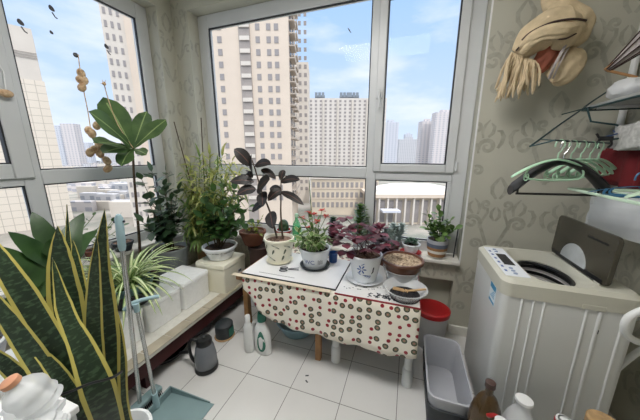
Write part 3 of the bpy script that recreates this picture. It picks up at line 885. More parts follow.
mb = MB(); z = WH-.0; prof = [(.150, z)]; mts = []
for k in range(7):
    prof += [(.146, z-.004), (.147, z-.018), (.142, z-.022), (.146, z-.036)]; mts += [0, 1, 1, 0]; z -= .04
prof += [(.14, WH-.5), (.01, WH-.5)]; mts += [1, 1]
mb.lathe(prof, c=(cx_, cy_, 0), seg=44, mats=mts+[1], cap0=False, sx=.85, sy=1.22); mb.build('tub', ['black', mat('tub steel', srgb(205, 203, 200), .3, .5, .05, 20)], wm)  # black and steel bands imitate perforations and painted-in reflections
mb = MB(); mb.tube([(cx_+.116*cos(2*pi*i/40), cy_+.168*sin(2*pi*i/40), WH-.008) for i in range(40)], .010, close=True); mb.build('balance_ring', 'black', wm)
cp = MB(); cp.box(.018, .128, .05, .49, WH+.0495, WH+.0525); pn = cp.build('control_panel', 'panel', wm, bevel=.001)
mb = MB(); mb.box(.055, .108, .2, .37, WH+.0526, WH+.0545); mb.build('display', 'display', pn)
for y in (.08, .115, .15, .41, .45):
    mb = MB(); mb.lathe([(.010, 0), (.010, .004), (.007, .005)], c=(.07, y, WH+.0525), seg=14); mb.build('button', mat('grey blue key', srgb(150, 164, 190), .4), pn)
for k in range(6):
    mb = MB(); mb.box(.03, .042, .1+.06*k, .125+.06*k, WH+.0526, WH+.053); mb.build('key_label', 'inkblue', pn)
# hinged lid standing open on the far right side of the bowl
lid = MB(); T = Matrix.Translation((.418, .29, WH+.055)) @ Matrix.Rotation(radians(2), 4, 'Y')
Q = rrect(-.25, .25, 0, .245, .03, 5)
def lidsec(off): return [T @ V3((off, y, z_)) for y, z_ in Q]
loft(lid, [lidsec(-.010), lidsec(.010)]); lo = lid.build('lid', 'smoke', wm, bevel=.003, angle=30)
mb = MB(); mb.box(-.014, -.0105, -.225, .225, .004, .026, T=T); mb.box(-.013, -.0105, -.2, -.05, .19, .2, T=T); mb.build('lid_rail', 'black', lo)
mb = MB(); Q2 = [(.02+.115*cos(pi*i/16), .022+.10*sin(pi*i/16)) for i in range(17)]
loft(mb, [[T @ V3((-.0145, y, z_)) for y, z_ in Q2], [T @ V3((-.011, y, z_)) for y, z_ in Q2]]); mb.build('lid_grip', mat('pale lid grip', srgb(196, 200, 200), .3), lo)
for y in (-.2, .2):
    mb = MB(); mb.tube([T @ V3((-.004, y-.02, -.002)), T @ V3((-.004, y+.02, -.002))], .012, seg=12); mb.build('hinge', 'washtop', lo)
st = MB(); st.box(-.0016, -.0004, .085, .185, WH-.165, WH-.045); so_ = st.build('energy_sticker', mat('white sticker', srgb(226, 236, 240), .4), wm)
mb = MB(); mb.box(-.0022, -.0017, .09, .18, WH-.08, WH-.05); mb.box(-.0022, -.0017, .09, .18, WH-.16, WH-.145)
for k in range(4): mb.box(-.0022, -.0017, .1, .125+.012*k, WH-.093-.011*k, WH-.088-.011*k)
mb.build('sticker_print', mat('sticker blue', srgb(70, 150, 190), .4), so_)
mb = MB(); mb.box(.318, .405, -.0075, -.004, WH-.045, WH-.02); mb.build('grip_recess', 'washtop', wm, bevel=.002)
mb = MB(); mb.box(.392, .402, -.001, .0, WH-.165, WH-.145); mb.box(.392, .402, -.0012, 0.001, WH-.165, WH-.145); mb.build('screw_hole', 'black', wm)

# grey flower-box style bin beside the washer
bn = thing('bin', 'long open grey plastic bin with a charcoal base band beside the washing machine', 'bin', (.305, 1.545, 0))
mb = MB(); X, Y = .113, .262
def rr_(k, r=.05): return rrect(-X*k, X*k, -Y*(1-(1-k)*.5), Y*(1-(1-k)*.5), r, 5)
loft(mb, [at(rr_(.84), .004), at(rr_(.97), .235), at(rr_(1.04), .236), at(rr_(1.04), .25), at(rr_(.97), .252), at(rr_(.93), .24), at(rr_(.80), .02)]); mb.build('tub', 'greybin', bn, angle=35)
mb = MB(); loft(mb, [at(rr_(.88), 0), at(rr_(.95), .12), at(rr_(1.0), .125), at(rr_(1.015), .17), at(rr_(.965), .175), at(rr_(.90), .01)], cap0=False, cap1=False); mb.build('base_band', 'blackrub', bn)
# red lidded pail
pl_ = thing('pail', 'white translucent pail with a red lid in the corner behind the grey bin', 'pail', (.26, 2.04, 0))
mb = MB(); mb.lathe([(.1, 0), (.105, .01), (.125, .31), (.128, .32)], seg=30); mb.build('body', 'frost', pl_)
mb = MB(); mb.lathe([(.131, .3), (.134, .305), (.134, .335), (.12, .343), (.11, .338), (.01, .338)], seg=30); mb.build('lid', 'red', pl_)
# blue basin under the table
bs = thing('basin', 'pale blue plastic wash basin on the floor under the tables', 'basin', (-.85, 1.83, 0))
pot(bs, .13, .175, .12, 'paleblue', 'bowl', .006, .012, .012)

# bottles by the table leg
b1 = thing('bottle', 'slim white detergent bottle standing on the floor by the wooden table leg', 'bottle', (-1.115, 1.475, 0))
mb = MB(); mb.lathe([(.036, 0), (.042, .006), (.042, .15), (.036, .19), (.04, .215), (.026, .25), (.018, .262), (.018, .275)], seg=24, sx=1.0, sy=.8); mb.build('body', 'white', b1)
mb = MB(); mb.lathe([(.021, .272), (.021, .315), (.017, .32)], seg=18); mb.build('cap', 'white', b1)
b2 = thing('detergent_jug', 'white detergent jug with a teal cap and green label beside the slim white bottle', 'jug', (-1.005, 1.505, 0), radians(-10))
b2.scale = (1.05, 1.05, 1.05)
mb = MB(); mb.lathe([(.06, 0), (.07, .008), (.072, .14), (.062, .2), (.042, .245), (.026, .262), (.024, .275)], seg=28, sx=1.05, sy=.62); mb.build('body', 'white', b2)
mb = MB(); mb.tube(smooth([(-.055, 0, .245), (-.085, 0, .215), (-.09, 0, .15), (-.07, 0, .08)]), .014); mb.build('handle', 'white', b2)
mb = MB(); mb.lathe([(.032, .268), (.032, .3), (.028, .335), (.02, .338)], seg=22); mb.build('cap', 'green', b2)
mb = MB()
Pq = [(.02+.034*cos(t_)*(1-.3*sin(t_)), .12+.085*sin(t_)) for t_ in [2*pi*i/18 for i in range(18)]]
vsq = [mb.bm.verts.new((x, -.0015-.072*.62*math.sqrt(max(.05, 1-(x/.0756)**2))*(1 if z < .16 else 1-(z-.16)*2.2), z)) for x, z in Pq]
mb.face(vsq); mb.build('label', 'green', b2)
# grey jug with black lid
kj = thing('water_jug', 'grey translucent water jug with a black lid and handle on the floor by the bench', 'jug', (-1.315, 1.225, 0), radians(200))
kj.scale = (.9, .9, .92)
mb = MB(); mb.lathe([(.078, .03), (.086, .04), (.084, .12), (.07, .2), (.056, .235)], seg=30); mb.build('body', mat('grey smoky plastic', srgb(120, 124, 130), .25, 0, .1, 6), kj)
mb = MB(); mb.lathe([(.084, 0), (.09, .006), (.09, .035), (.084, .045)], seg=30); mb.build('base', 'black', kj)
mb = MB(); mb.lathe([(.059, .228), (.06, .26), (.05, .275), (.02, .28)], seg=30); mb.ell((0, 0, .285), (.018, .018, .01)); mb.build('lid', 'black', kj)
mb = MB(); mb.tube(smooth([(.05, 0, .255), (.1, 0, .26), (.125, 0, .2), (.115, 0, .1), (.085, 0, .05)]), .013); mb.build('handle', 'black', kj)
wk = thing('wok', 'shiny black wok pushed half under the bench', 'wok', (-1.70, 1.20, 0))
mb = MB(); mb.lathe([(.05, 0), (.09, .012), (.14, .045), (.165, .085), (.168, .088), (.162, .086), (.135, .05), (.08, .02), (.01, .012)], seg=36); mb.build('bowl', mat('black enamel', srgb(20, 20, 22), .2), wk)
mb = MB(); mb.tube([(.16, .0, .08), (.24, .02, .1)], .012); mb.build('handle', 'black', wk)
for lab_, x_, y_, s_ in (('black plastic sack slumped under the bench behind the water jug', -1.735, 1.52, 1.0), ('black plastic sack under the far end of the bench near the wooden table leg', -1.74, 1.90, 1.1)):
    o = thing('sack', lab_, 'sack', (x_, y_, 0)); mb = MB(); mb.lathe([(.10, 0), (.145, .02), (.15, .07), (.12, .13), (.05, .175), (.03, .19), (.045, .21)], seg=26, sy=1.05)
    for v in mb.bm.verts: v.co.x *= 1+.12*sin(v.co.z*40+v.co.y*30); v.co.y *= 1+.1*sin(v.co.z*33+v.co.x*25)
    mb.build('sack', 'black', o)
for k, (x_, y_, r_) in enumerate(((-.585, 1.405, .4), (-.57, 1.36, -.6))):
    o = thing('scrap', ('tiny dark scrap on the floor tile, the one nearer the tables', 'tiny dark scrap on the floor tile, the one nearer the camera')[k], 'scrap', (x_, y_, 0), r_)
    mb = MB(); mb.box(-.012, .012, -.004, .004, 0, .003); mb.build('scrap', 'ink', o)
cn = thing('canister', 'dark round canister with a pale base ring and teal label behind the water jug', 'canister', (-1.42, 1.55, 0))
mb = MB(); mb.lathe([(.075, .008), (.075, .12), (.06, .135), (.03, .14)], seg=28); mb.build('body', 'blackrub', cn)
mb = MB(); mb.lathe([(.082, 0), (.085, .004), (.082, .012)], seg=28); mb.build('base_ring', 'twig', cn)
mb = MB(); mb.box(.0742, .0768, -.03, .03, .03, .1); mb.build('label', 'green', cn)

# broom and dustpan
br = thing('broom', 'broom with a pale blue grip and steel pole standing right of the snake plant', 'broom', (-1.44, .82, 0))
tip = V3((.15, -.03, 1.27))
mb = MB(); mb.tube([(0, 0, .06), tip*.86], .0115, seg=12); mb.build('pole', 'steel', br)
mb = MB(); mb.tube([tip*.855, tip*.87, tip*.985, tip], [.013, .017, .0175, .009], seg=14); g_ = mb.build('grip', 'teal', br)
mb = MB(); mb.tube([tip*.972+V3((-.02, -.012, 0)), tip*.972+V3((.02, .012, 0))], .006); mb.build('hang_hole', 'ink', g_)
mb = MB(); mb.box(-.03, .03, -.13, .13, .05, .085); mb.build('head', 'tealdark', br, bevel=.01)
mb = MB()
for i in range(26):
    for j in (-.018, 0, .018): mb.tube([(j, -.122+i*.0098, .052), (j*1.6, -.125+i*.01, 0.003)], .0022, seg=4)
mb.build('bristles', 'blackrub', br)
dp = thing('dustpan', 'slate teal long handled dustpan lying on the floor with a steel pole', 'dustpan', (-1.20, .885, 0), radians(5))
mb = MB()
P0 = [(-.18, -.11), (.13, -.125), (.15, .115), (-.17, .11)]
def dq(zs, k=1): return [(x*k, y*k, z) for (x, y), z in zip(P0, zs)]
loft(mb, [dq((.004, .001, .001, .004)), dq((.012, .004, .004, .012))]); mb.build('scoop', 'tealdark', dp)
mb = MB(); mb.box(-.18, -.168, -.108, .108, .008, .06); mb.build('back_wall', 'tealdark', dp, bevel=.003)
for sy_ in (-1, 1):
    mb = MB(); y = sy_*.112
    v = [mb.bm.verts.new(p) for p in ((-.178, y, .006), (.12, y*1.05, .004), (.12, y*1.05, .012), (-.178, y, .06))]
    w_ = [mb.bm.verts.new((q.co.x, q.co.y-sy_*.006, q.co.z)) for q in v]
    mb.face(v); mb.face(w_)
    for k in range(4): mb.face([v[k], v[(k+1) % 4], w_[(k+1) % 4], w_[k]])
    mb.build('side_wall', 'tealdark', dp)
a0, a1 = V3((-.172, 0, .04)), V3((-.175, -.02, .745))
mb = MB(); mb.tube([a0, a0.lerp(a1, .97)], .0105, seg=12); mb.build('pole', 'steel', dp)
mb = MB(); mb.tube([a0+V3((0, 0, -.02)), a0.lerp(a1, .12)], .017, seg=12); mb.build('socket', 'teal', dp)
mb = MB(); mb.tube([a0.lerp(a1, .93), a0.lerp(a1, 1.0)], [.014, .016], seg=12)
mb.tube(smooth([a1+V3((-.05, -.03, -.03)), a1+V3((-.02, 0, -.0)), a1+V3((.04, .05, .01)), a1+V3((.06, .09, .0))]), [.011]*13, seg=10); mb.build('grip', 'teal', dp)
wb = thing('pail', 'white plastic pail beside the broom at the lower left', 'pail', (-1.16, .565, 0))
pot(wb, .085, .11, .30, 'white', 'bucket', .006, .01, .016)

# bottles at the lower right in front of the washing machine
def jug(label, loc, r, h, m, capm, neck=.022, capname='cap', name='bottle', mouth=False, sx=1, sy=1, cap_h=.03):
    o = thing(name, label, 'bottle', loc)
    mb = MB(); pr = [(r*.9, 0), (r, .008), (r, h*.58), (r*.96, h*.66), (r*.8, h*.76), (r*.5, h*.86), (neck, h*.9), (neck, h)]
    if mouth: pr += [(neck*.75, h), (neck*.72, h*.85)]
    mb.lathe(pr, seg=28, sx=sx, sy=sy); mb.build('body', m, o)
    if capm:
        mb = MB(); mb.lathe([(neck*1.25, h-.012), (neck*1.3, h-.01), (neck*1.25, h+cap_h-.014), (neck, h+cap_h-.012)], seg=22); mb.build(capname, capm, o)
    return o
jug('brown glass bottle with a dark neck by the corner of the washing machine', (.435, 1.20, 0), .07, .49, 'amber', 'darkpot', .017)
j2 = jug('squat clear bottle with a white cap and red handle strap in the lower right', (.44, 1.045, 0), .066, .46, 'frost', 'white', .02, cap_h=.02)
mb = MB(); mb.tube(smooth([(-.045, -.01, .49), (-.05, 0, .475), (-.01, .026, .458), (.03, .0, .44)]), .008); mb.build('strap', 'red', j2)
jug('white plastic bottle with an open round mouth in front of the washing machine', (.585, 1.225, 0), .07, .435, 'frost', 'white', .027, 'neck_ring', mouth=True, cap_h=.016)
j4 = jug('short white bottle with a red collar near the middle of the washing machine side', (.70, 1.15, 0), .055, .455, 'white', 'white', .024, mouth=True, cap_h=.012)
mb = MB(); mb.lathe([(.033, .43), (.034, .435), (.033, .443), (.027, .445)], seg=20); mb.build('collar', 'red', j4)
jj = thing('jar', 'dark jar with a beige lid at the right front foot of the washing machine', 'jar', (.855, 1.2, 0))
mb = MB(); mb.lathe([(.055, 0), (.06, .008), (.06, .39), (.05, .42)], seg=26); mb.build('body', 'amber', jj)
mb = MB(); mb.lathe([(.055, .415), (.056, .42), (.056, .45), (.05, .455), (.01, .453)], seg=26); mb.build('lid', 'twig', jj)
# drain hose looped beside the washer
hs = tag(MB().tube(smooth([(1.07, 1.9, .55), (1.10, 1.62, .72), (1.06, 1.42, .86), (1.0, 1.33, .94), (.93, 1.27, .96), (.875, 1.26, .91), (.885, 1.27, .84), (.95, 1.3, .79), (1.05, 1.36, .75), (1.1, 1.5, .6), (1.1, 1.62, .3), (1.1, 1.66, .01)], 6), .0135, seg=12).build('drain_hose', 'white'),
         'white drain hose looped at the right side of the washing machine', 'hose')

# ------------------------------------------------------------------ plants
def stem_pts(base, tip, bow=(0, 0, 0), k=4):
    b, t_ = V3(base), V3(tip); m_ = b.lerp(t_, .5)+V3(bow)
    return smooth([b, b.lerp(m_, .55)+V3((0, 0, .02)), m_, t_], k)
def leafy(lb, pts, n, L, W, shape='ell', t0=.3, droop=.3, fold=.18, m=0, rnd=random, out=1.0, up=.25, seg=4, jit=.25, wav=0):
    N = len(pts)-1; a0 = rnd.uniform(0, 6.28)
    for i in range(n):
        t = t0+(1-t0)*i/max(1, n-1); x = min(N-1e-4, t*N); k = int(x)
        p = pts[k].lerp(pts[k+1], x-k); ax = (pts[k+1]-pts[k]).normalized()
        e1 = ax.orthogonal().normalized(); e2 = ax.cross(e1); a = a0+i*2.4
        d = (e1*cos(a)+e2*sin(a))*out+ax*.35+V3((0, 0, up))+V3((rnd.uniform(-jit, jit), rnd.uniform(-jit, jit), rnd.uniform(-jit, jit)))
        if i == n-1: d = ax+V3((rnd.uniform(-.3, .3), rnd.uniform(-.3, .3), 0))
        s_ = rnd.uniform(.75, 1.15)
        lb.leaf(p, d, L*s_, W*s_, shape, (rnd.uniform(-.3, .3), rnd.uniform(-.3, .3), 1), droop*rnd.uniform(.5, 1.4), fold, seg, m, wav)
def local(o, p): return V3(p)-o.location

# snake plant -------------------------------------------------------
sp_ = thing('snake_plant', 'big snake plant with yellow edged sword leaves in the left foreground', 'plant', (-.90, .46, 0))
pot(sp_, .105, .145, .34, 'black', 'pot', .008, .01, .03); soil(sp_, .133, .3)
LO = lambda *ps: [local(sp_, p) for p in ps]
SN = [ # centre line from soil to tip, widths
 (LO((-.84,.42,.3), (-0.890,0.418,0.669), (-0.864,0.433,0.977), (-0.852,0.445,1.197), (-0.809,0.463,1.399)), (.04, .05, .06, .068, .066, .036, .0), .25),
 (LO((-.85,.40,.3), (-0.870,0.391,0.710), (-0.853,0.394,0.977), (-0.834,0.412,1.168), (-0.802,0.428,1.330)), (.035, .04, .042, .046, .042, .028, .0), .5),
 (LO((-.92,.47,.3), (-1.023,0.405,0.628), (-1.034,0.426,0.918), (-1.034,0.437,1.153), (-1.036,0.455,1.329)), (.04, .05, .06, .08, .088, .06, .0), -.3),
 (LO((-.95,.50,.3), (-1.086,0.426,0.577), (-1.103,0.469,0.927), (-1.120,0.501,1.184), (-1.115,0.526,1.379)), (.04, .05, .05, .045, .035, .016, .0), .9),
 (LO((-.93,.42,.3), (-0.895,0.358,0.700), (-0.888,0.335,0.965), (-0.931,0.319,1.147), (-0.960,0.304,1.265), (-0.999,0.295,1.376)), (.035, .045, .052, .056, .054, .04, .0), .15),
 (LO((-.95,.40,.3), (-0.884,0.328,0.646), (-0.873,0.304,0.900), (-0.914,0.281,1.097), (-0.952,0.253,1.269)), (.035, .045, .052, .055, .05, .036, .0), -.15),
 (LO((-.82,.36,.3), (-0.813,0.372,0.638), (-0.754,0.341,0.882), (-0.791,0.342,1.032), (-0.831,0.343,1.124), (-0.850,0.348,1.195), (-0.861,0.354,1.287)), (.04, .055, .07, .075, .056, .04, .036, .02, .0), .4),
 (LO((-.95,.46,.3), (-0.978,0.396,0.615), (-1.006,0.386,0.894), (-1.055,0.375,1.015), (-1.104,0.358,1.106)), (.03, .035, .04, .04, .034, .018, .0), .8),
 (LO((-.97,.43,.3), (-0.910,0.324,0.576), (-0.910,0.294,0.818), (-0.964,0.269,0.979), (-1.014,0.235,1.097)), (.035, .045, .052, .052, .045, .03, .0), .2),
 (LO((-.82,.45,.3), (-0.895,0.450,0.628), (-0.886,0.466,0.868), (-0.890,0.477,1.020), (-0.896,0.483,1.147)), (.035, .045, .045, .045, .04, .022, .0), -.4),
 (LO((-.90,.50,.3), (-1.044,0.440,0.577), (-1.066,0.473,0.892), (-1.084,0.497,1.114), (-1.099,0.514,1.257)), (.04, .05, .055, .055, .05, .03, .0), .2),
 (LO((-.86,.52,.3), (-1.013,0.459,0.470), (-1.033,0.496,0.706), (-1.053,0.514,0.907), (-1.076,0.519,1.057)), (.04, .045, .05, .05, .045, .024, .0), -.3),
 (LO((-.94,.37,.3), (-0.840,0.330,0.683), (-0.831,0.316,0.887), (-0.885,0.304,1.011), (-0.932,0.282,1.083)), (.03, .035, .042, .042, .036, .02, .0), .5),
]
for P, ws, tw in SN:
    c0 = P[len(P)//2]+sp_.location
    mb = MB(); mb.strap(P, ws, face=(-c0.x, -c0.y, .3), fold=.14, thick=.004, tw=tw*1.4); mb.build('leaf', 'l_snake', sp_, angle=60)
mb = MB(); q = [local(sp_, p) for p in ((-0.863,0.288,0.911), (-0.794,0.298,0.945), (-0.741,0.317,0.970), (-0.704,0.347,0.972), (-0.731,0.386,0.946))]
mb.tube(smooth(q), .0035, seg=6); mb.build('tie', 'black', sp_)

# crumpled clear bottles on a white stand in the near left corner -----
sd = thing('stand', 'narrow white stand under the crumpled bottles in the near left corner', 'stand', (-.76, .215, 0))
mb = MB(); mb.box(-.13, .05, -.055, .055, .04, .945); mb.build('body', 'white', sd, bevel=.006)
mb = MB(); mb.box(-.14, .055, -.06, .06, .945, .965); mb.build('top', 'white', sd, bevel=.004)
mb = MB(); mb.box(-.12, .04, -.05, .05, 0, .04); mb.build('plinth', 'grey', sd)
cbn = thing('cabinet', 'tall white cabinet whose pale corner edges into the lower left of the view', 'cabinet', (-.86, -.06, 0))
mb = MB(); mb.box(-.28, .27, -.2, .2, .05, 1.75); mb.build('body', 'white', cbn, bevel=.006)
mb = MB(); mb.box(-.26, .25, -.18, .18, 0, .05); mb.build('plinth', 'grey', cbn)
mb = MB(); mb.box(-.29, .28, -.21, .205, 1.75, 1.77); mb.build('top', 'white', cbn, bevel=.004)
def crumple(label, base, axis, r, L, cap=True):
    o = thing('bottle', label, 'bottle', base)
    ax = V3(axis).normalized(); T = ax.to_track_quat('Z', 'Y').to_matrix()
    mb = MB(); rnd = random.Random(int(L*1000)); pr = [(r*.7, 0), (r, L*.08)]
    for i in range(8): pr.append((r*rnd.uniform(.82, 1.05), L*(.12+.075*i)))
    pr += [(r*.8, L*.76), (r*.4, L*.9), (r*.33, L*.93), (r*.33, L)]
    mb.lathe(pr, seg=22, T=T); ob = mb.build('body', M.setdefault('crumple', clear_plastic('crumpled plastic', (.78, .8, .8, 1), .5, .3)), o)
    if cap:
        mb = MB(); mb.lathe([(r*.40, L*.94), (r*.43, L*.95), (r*.43, L*1.06), (r*.36, L*1.08)], seg=20, T=T)
        mb.build('cap', 'peach', o)
    return o
crumple('crumpled clear bottle with a peach cap in the lower left corner', (-0.682,0.219,1.040), V3((-0.693,0.189,1.114))-V3((-0.682,0.219,1.040)), .034, .088)
crumple('capless crumpled clear bottle behind the peach capped one at the lower left', (-0.672,0.224,1.001), V3((-0.710,0.196,1.033))-V3((-0.672,0.224,1.001)), .034, .09, False)
crumple('smooth white bottle end lowest among the crumpled bottles', (-0.639,0.212,0.993), V3((-0.653,0.192,1.022))-V3((-0.639,0.212,0.993)), .03, .06, False)

# fiddle leaf plant ---------------------------------------------------
ff = thing('fiddle_leaf_plant', 'tall bare stemmed plant with a crown of big fiddle shaped leaves at the left window', 'plant', (-2.17, 1.40, BZ))
pot(ff, .10, .13, .26, 'darkpot'); soil(ff, .118, .22)
LF = lambda p: local(ff, p)
st_ = [V3((0, 0, .2)), LF((-2.150,1.437,0.744)), LF((-2.130,1.452,1.096)), LF((-2.120,1.465,1.387)), LF((-2.100,1.476,1.601))]
mb = MB(); sp1 = smooth(st_, 5); mb.tube(sp1, [.013-.006*i/(len(sp1)-1) for i in range(len(sp1))], seg=10); mb.build('stem', 'stem', ff)
top = st_[-1]
for tipp, W_, dx, dr in (((-2.000,1.163,1.822), .2, .05, .3), ((-2.150,1.356,1.955), .2, .0, .2), ((-2.020,1.731,1.842), .14, 0, .2), ((-1.920,1.113,1.629), .14, .0, .25),
                     ((-1.950,1.273,1.470), .11, 0, .5), ((-2.250,1.746,1.921), .14, 0, .1), ((-1.980,1.487,1.555), .1, 0, .4), ((-1.950,1.172,1.560), .13, 0, .4)):
    tp = LF(tipp); d = tp-top; mb = MB()
    dd = d.normalized()+V3((0, 0, dr*.5))
    toC = (V3((0, 0, 1.5))-ff.location-top).normalized()
    mb.leaf(top-V3((0, 0, .01)), dd, d.length*1.04, W_, 'fid', V3((0, 0, .65))+toC*.6, dr, .12, 9, 0, .006)
    mb.build('leaf', 'l_fiddle', ff, recalc=False)
mb = MB(); tt = LF((-2.050,1.309,2.030)); p0 = LF((-2.080,1.338,1.940))
mb.tube(smooth([top, LF((-2.100,1.390,1.768)), p0, tt]), .003, seg=6)
for q in ((.02, 0, .02), (-.03, .01, .03), (.025, -.01, -.015), (-.035, 0, .005)): mb.tube([tt, tt+V3(q)], [.003, .0015], seg=5)
mb.ell(tt, .012); mb.build('dried_bud', 'pod', ff)

# hanging string of dried pods ---------------------------------------
dpod = thing('dried_pod_string', 'hanging stem of dried brown seed pods in front of the left window', 'dried pods', (-2.460,1.420,2.296))
LP = lambda p: local(dpod, p)
ln = [V3((0, 0, 0)), LP((-2.420,1.391,2.179)), LP((-2.360,1.355,2.039)), LP((-2.320,1.335,1.864)), LP((-2.300,1.323,1.659)), LP((-2.280,1.361,1.547)), LP((-2.270,1.369,1.414))]
mb = MB(); mb.tube(smooth(ln), .0035, seg=6); mb.build('stem', 'pod', dpod)
mb = MB(); mb.lathe([(.018, 0), (.016, .006), (.006, .012)], T=Matrix.Rotation(pi/2, 3, 'Y'), c=(-.03, 0, 0), seg=14); mb.tube([(-.02, 0, 0), (.0, 0, -.004)], .004); mb.build('hook', 'sticker', dpod)
for p in ((-2.400,1.382,2.147), (-2.380,1.356,2.097), (-2.370,1.376,2.094), (-2.350,1.342,2.036), (-2.290,1.361,1.765), (-2.290,1.318,1.702), (-2.300,1.307,1.724), (-2.270,1.300,1.584), (-2.280,1.344,1.615), (-2.260,1.355,1.585), (-2.280,1.276,1.562), (-2.260,1.369,1.500), (-2.250,1.360,1.439), (-2.260,1.329,1.554)):
    mb = MB(); rnd = random.Random(int(abs(p[1])*1e4)); T = Matrix.Rotation(rnd.uniform(-.7, .7), 3, 'X') @ Matrix.Rotation(rnd.uniform(-.7, .7), 3, 'Y')
    mb.ell(LP(p), (.027, .026, .036), T=T, u=12, v=8); o = mb.build('pod', 'pod', dpod)

# small leaved tree in the grey bucket --------------------------------
tr = thing('small_leaf_tree', 'bushy plant with small dark round leaves in the grey bucket', 'plant', (-2.165, 1.74, BZ))
mb = MB(); pot(tr, .115, .15, .38, 'bucket', 'bucket', .006, .008, .02); mb.bm.free(); soil(tr, .14, .345)
lb, sb = MB(), MB(); rnd = random.Random(11)
for tp in ((-2.050,1.474,1.348), (-2.100,1.608,1.403), (-2.100,1.704,1.270), (-1.980,1.440,1.192), (-2.000,1.562,1.127), (-2.080,1.751,1.134), (-2.150,1.891,1.207), (-1.980,1.373,1.026), (-2.050,1.814,0.978), (-2.000,1.440,0.921), (-1.980,1.611,0.910), (-2.200,1.826,1.387)):
    P = stem_pts((rnd.uniform(-.03, .03), rnd.uniform(-.03, .03), .36), local(tr, tp), (0, 0, .05)); sb.tube(P, [.007-.005*i/(len(P)-1) for i in range(len(P))], seg=6)
    leafy(lb, P, 20, .095, .068, 'ell', .25, .3, .12, 0, rnd)
lb.build('foliage', 'l_dark', tr, recalc=False); sb.build('stem', 'stem', tr)

# narrow leaved bush in the corner -------------------------------------
nb = thing('narrow_leaf_bush', 'tall yellowing bush of narrow drooping leaves in the corner between the windows', 'plant', (-1.99, 2.05, BZ))
pot(nb, .095, .125, .36, 'tanpot'); soil(nb, .115, .32)
lb, sb = MB(), MB(); rnd = random.Random(21)
tips = ((-2.141,2.000,1.357), (-2.176,2.100,1.464), (-2.018,2.080,1.516), (-1.953,2.150,1.536), (-1.777,2.120,1.526), (-1.606,2.050,1.481), (-1.486,2.000,1.392), (-2.156,1.970,1.217), (-1.966,1.950,1.326), (-1.745,1.950,1.351),
        (-1.588,1.950,1.319), (-1.439,1.980,1.246), (-2.092,1.900,1.058), (-1.826,1.880,1.127), (-1.631,1.900,1.154), (-1.977,1.850,0.874), (-1.770,1.850,0.962), (-1.514,1.950,1.134), (-1.901,1.830,0.735), (-2.087,1.870,0.785), (-1.925,2.050,1.419), (-1.732,2.000,1.443), (-2.119,1.980,1.176))
for i, tp in enumerate(tips):
    P = stem_pts((rnd.uniform(-.05, .05), rnd.uniform(-.05, .05), .32), local(nb, tp), (rnd.uniform(-.05, .05), rnd.uniform(-.04, .02), .05)); sb.tube(P, .003, seg=5)
    hi = tp[2] > 1.12
    
    leafy(lb, P, 26, .16, .026, 'lance', .3, 1.6, .15, 0 if hi else 1, rnd, .8, .25, 5)
    leafy(lb, P, 26, .15, .022, 'lance', .5, 2.0, .15, 0 if rnd.random() < .6 else 1, rnd, .9, .1, 5)
for v in lb.bm.verts: v.co.x = max(v.co.x, -.365); v.co.y = min(v.co.y, .185)
lb.build('foliage', ['l_yellow', 'l_narrow'], nb, recalc=False)
for tp in ((-2.275,2.050,1.871), (-2.022,2.150,1.911)):
    mb = MB(); mb.tube([(-.03, .02, .33), local(nb, tp)], .005, seg=6); mb.build('stake', 'stem', nb)
sb.build('stems', 'gstem', nb)

# leafy plant in the white bowl on the cream box -------------------------
wbp = thing('leafy_plant', 'leafy green plant in a white bowl pot on top of the cream storage box', 'plant', (-1.68, 1.875, BZ+.286))
pot(wbp, .105, .155, .13, 'whitep', 'pot', .007, .008, .02); soil(wbp, .145, .105)
lb, sb = MB(), MB(); rnd = random.Random(31)
for tp in ((-1.779,1.850,1.087), (-1.699,1.880,1.210), (-1.596,1.900,1.277), (-1.474,1.880,1.239), (-1.360,1.850,1.195), (-1.295,1.820,1.098), (-1.388,1.780,1.100), (-1.487,1.750,1.125), (-1.651,1.780,1.045), (-1.310,1.800,0.976), (-1.793,1.800,0.972), (-1.412,1.720,1.005)):
    P = stem_pts((rnd.uniform(-.03, .03), rnd.uniform(-.03, .03), .1), local(wbp, tp), (0, 0, .04)); sb.tube(P, [.007-.005*i/(len(P)-1) for i in range(len(P))], seg=6)
    leafy(lb, P, 14, .105, .07, 'ell', .3, .7, .15, 0, rnd)
lb.build('foliage', 'l_mid', wbp, recalc=False); sb.build('stem', 'stem', wbp)

# spider plant ------------------------------------------------------------
sdp = thing('spider_plant', 'spider plant with arching white striped leaves in a wide black pan', 'plant', (-1.83, 1.11, BZ+.227))
mb = MB(); pot(sdp, .12, .175, .12, 'black', 'pan', .006, .012, .014, seg=44); soil(sdp, .16, .095)
mb.bm.free()
mb = MB(); mb.lathe([(.125, .095), (.135, .095), (.15, .155), (.155, .16), (.148, .16), (.13, .1)], seg=36); mb.build('liner', 'paleblue', sdp)
lb = MB(); rnd = random.Random(41)
for i in range(96):
    a = i*2.4+rnd.uniform(-.2, .2); el = rnd.uniform(.5, 1.6); L_ = rnd.uniform(.32, .52)
    lb.leaf((rnd.uniform(-.03, .03), rnd.uniform(-.03, .03), .1), (cos(a), sin(a), el*1.5), L_, rnd.uniform(.022, .032), 'strap', (0, 0, 1) if el < 1 else (-cos(a), -sin(a), .5), 2.3*(1.2-.3*el), .22, 9)
lb.build('foliage', 'l_spider', sdp, recalc=False)

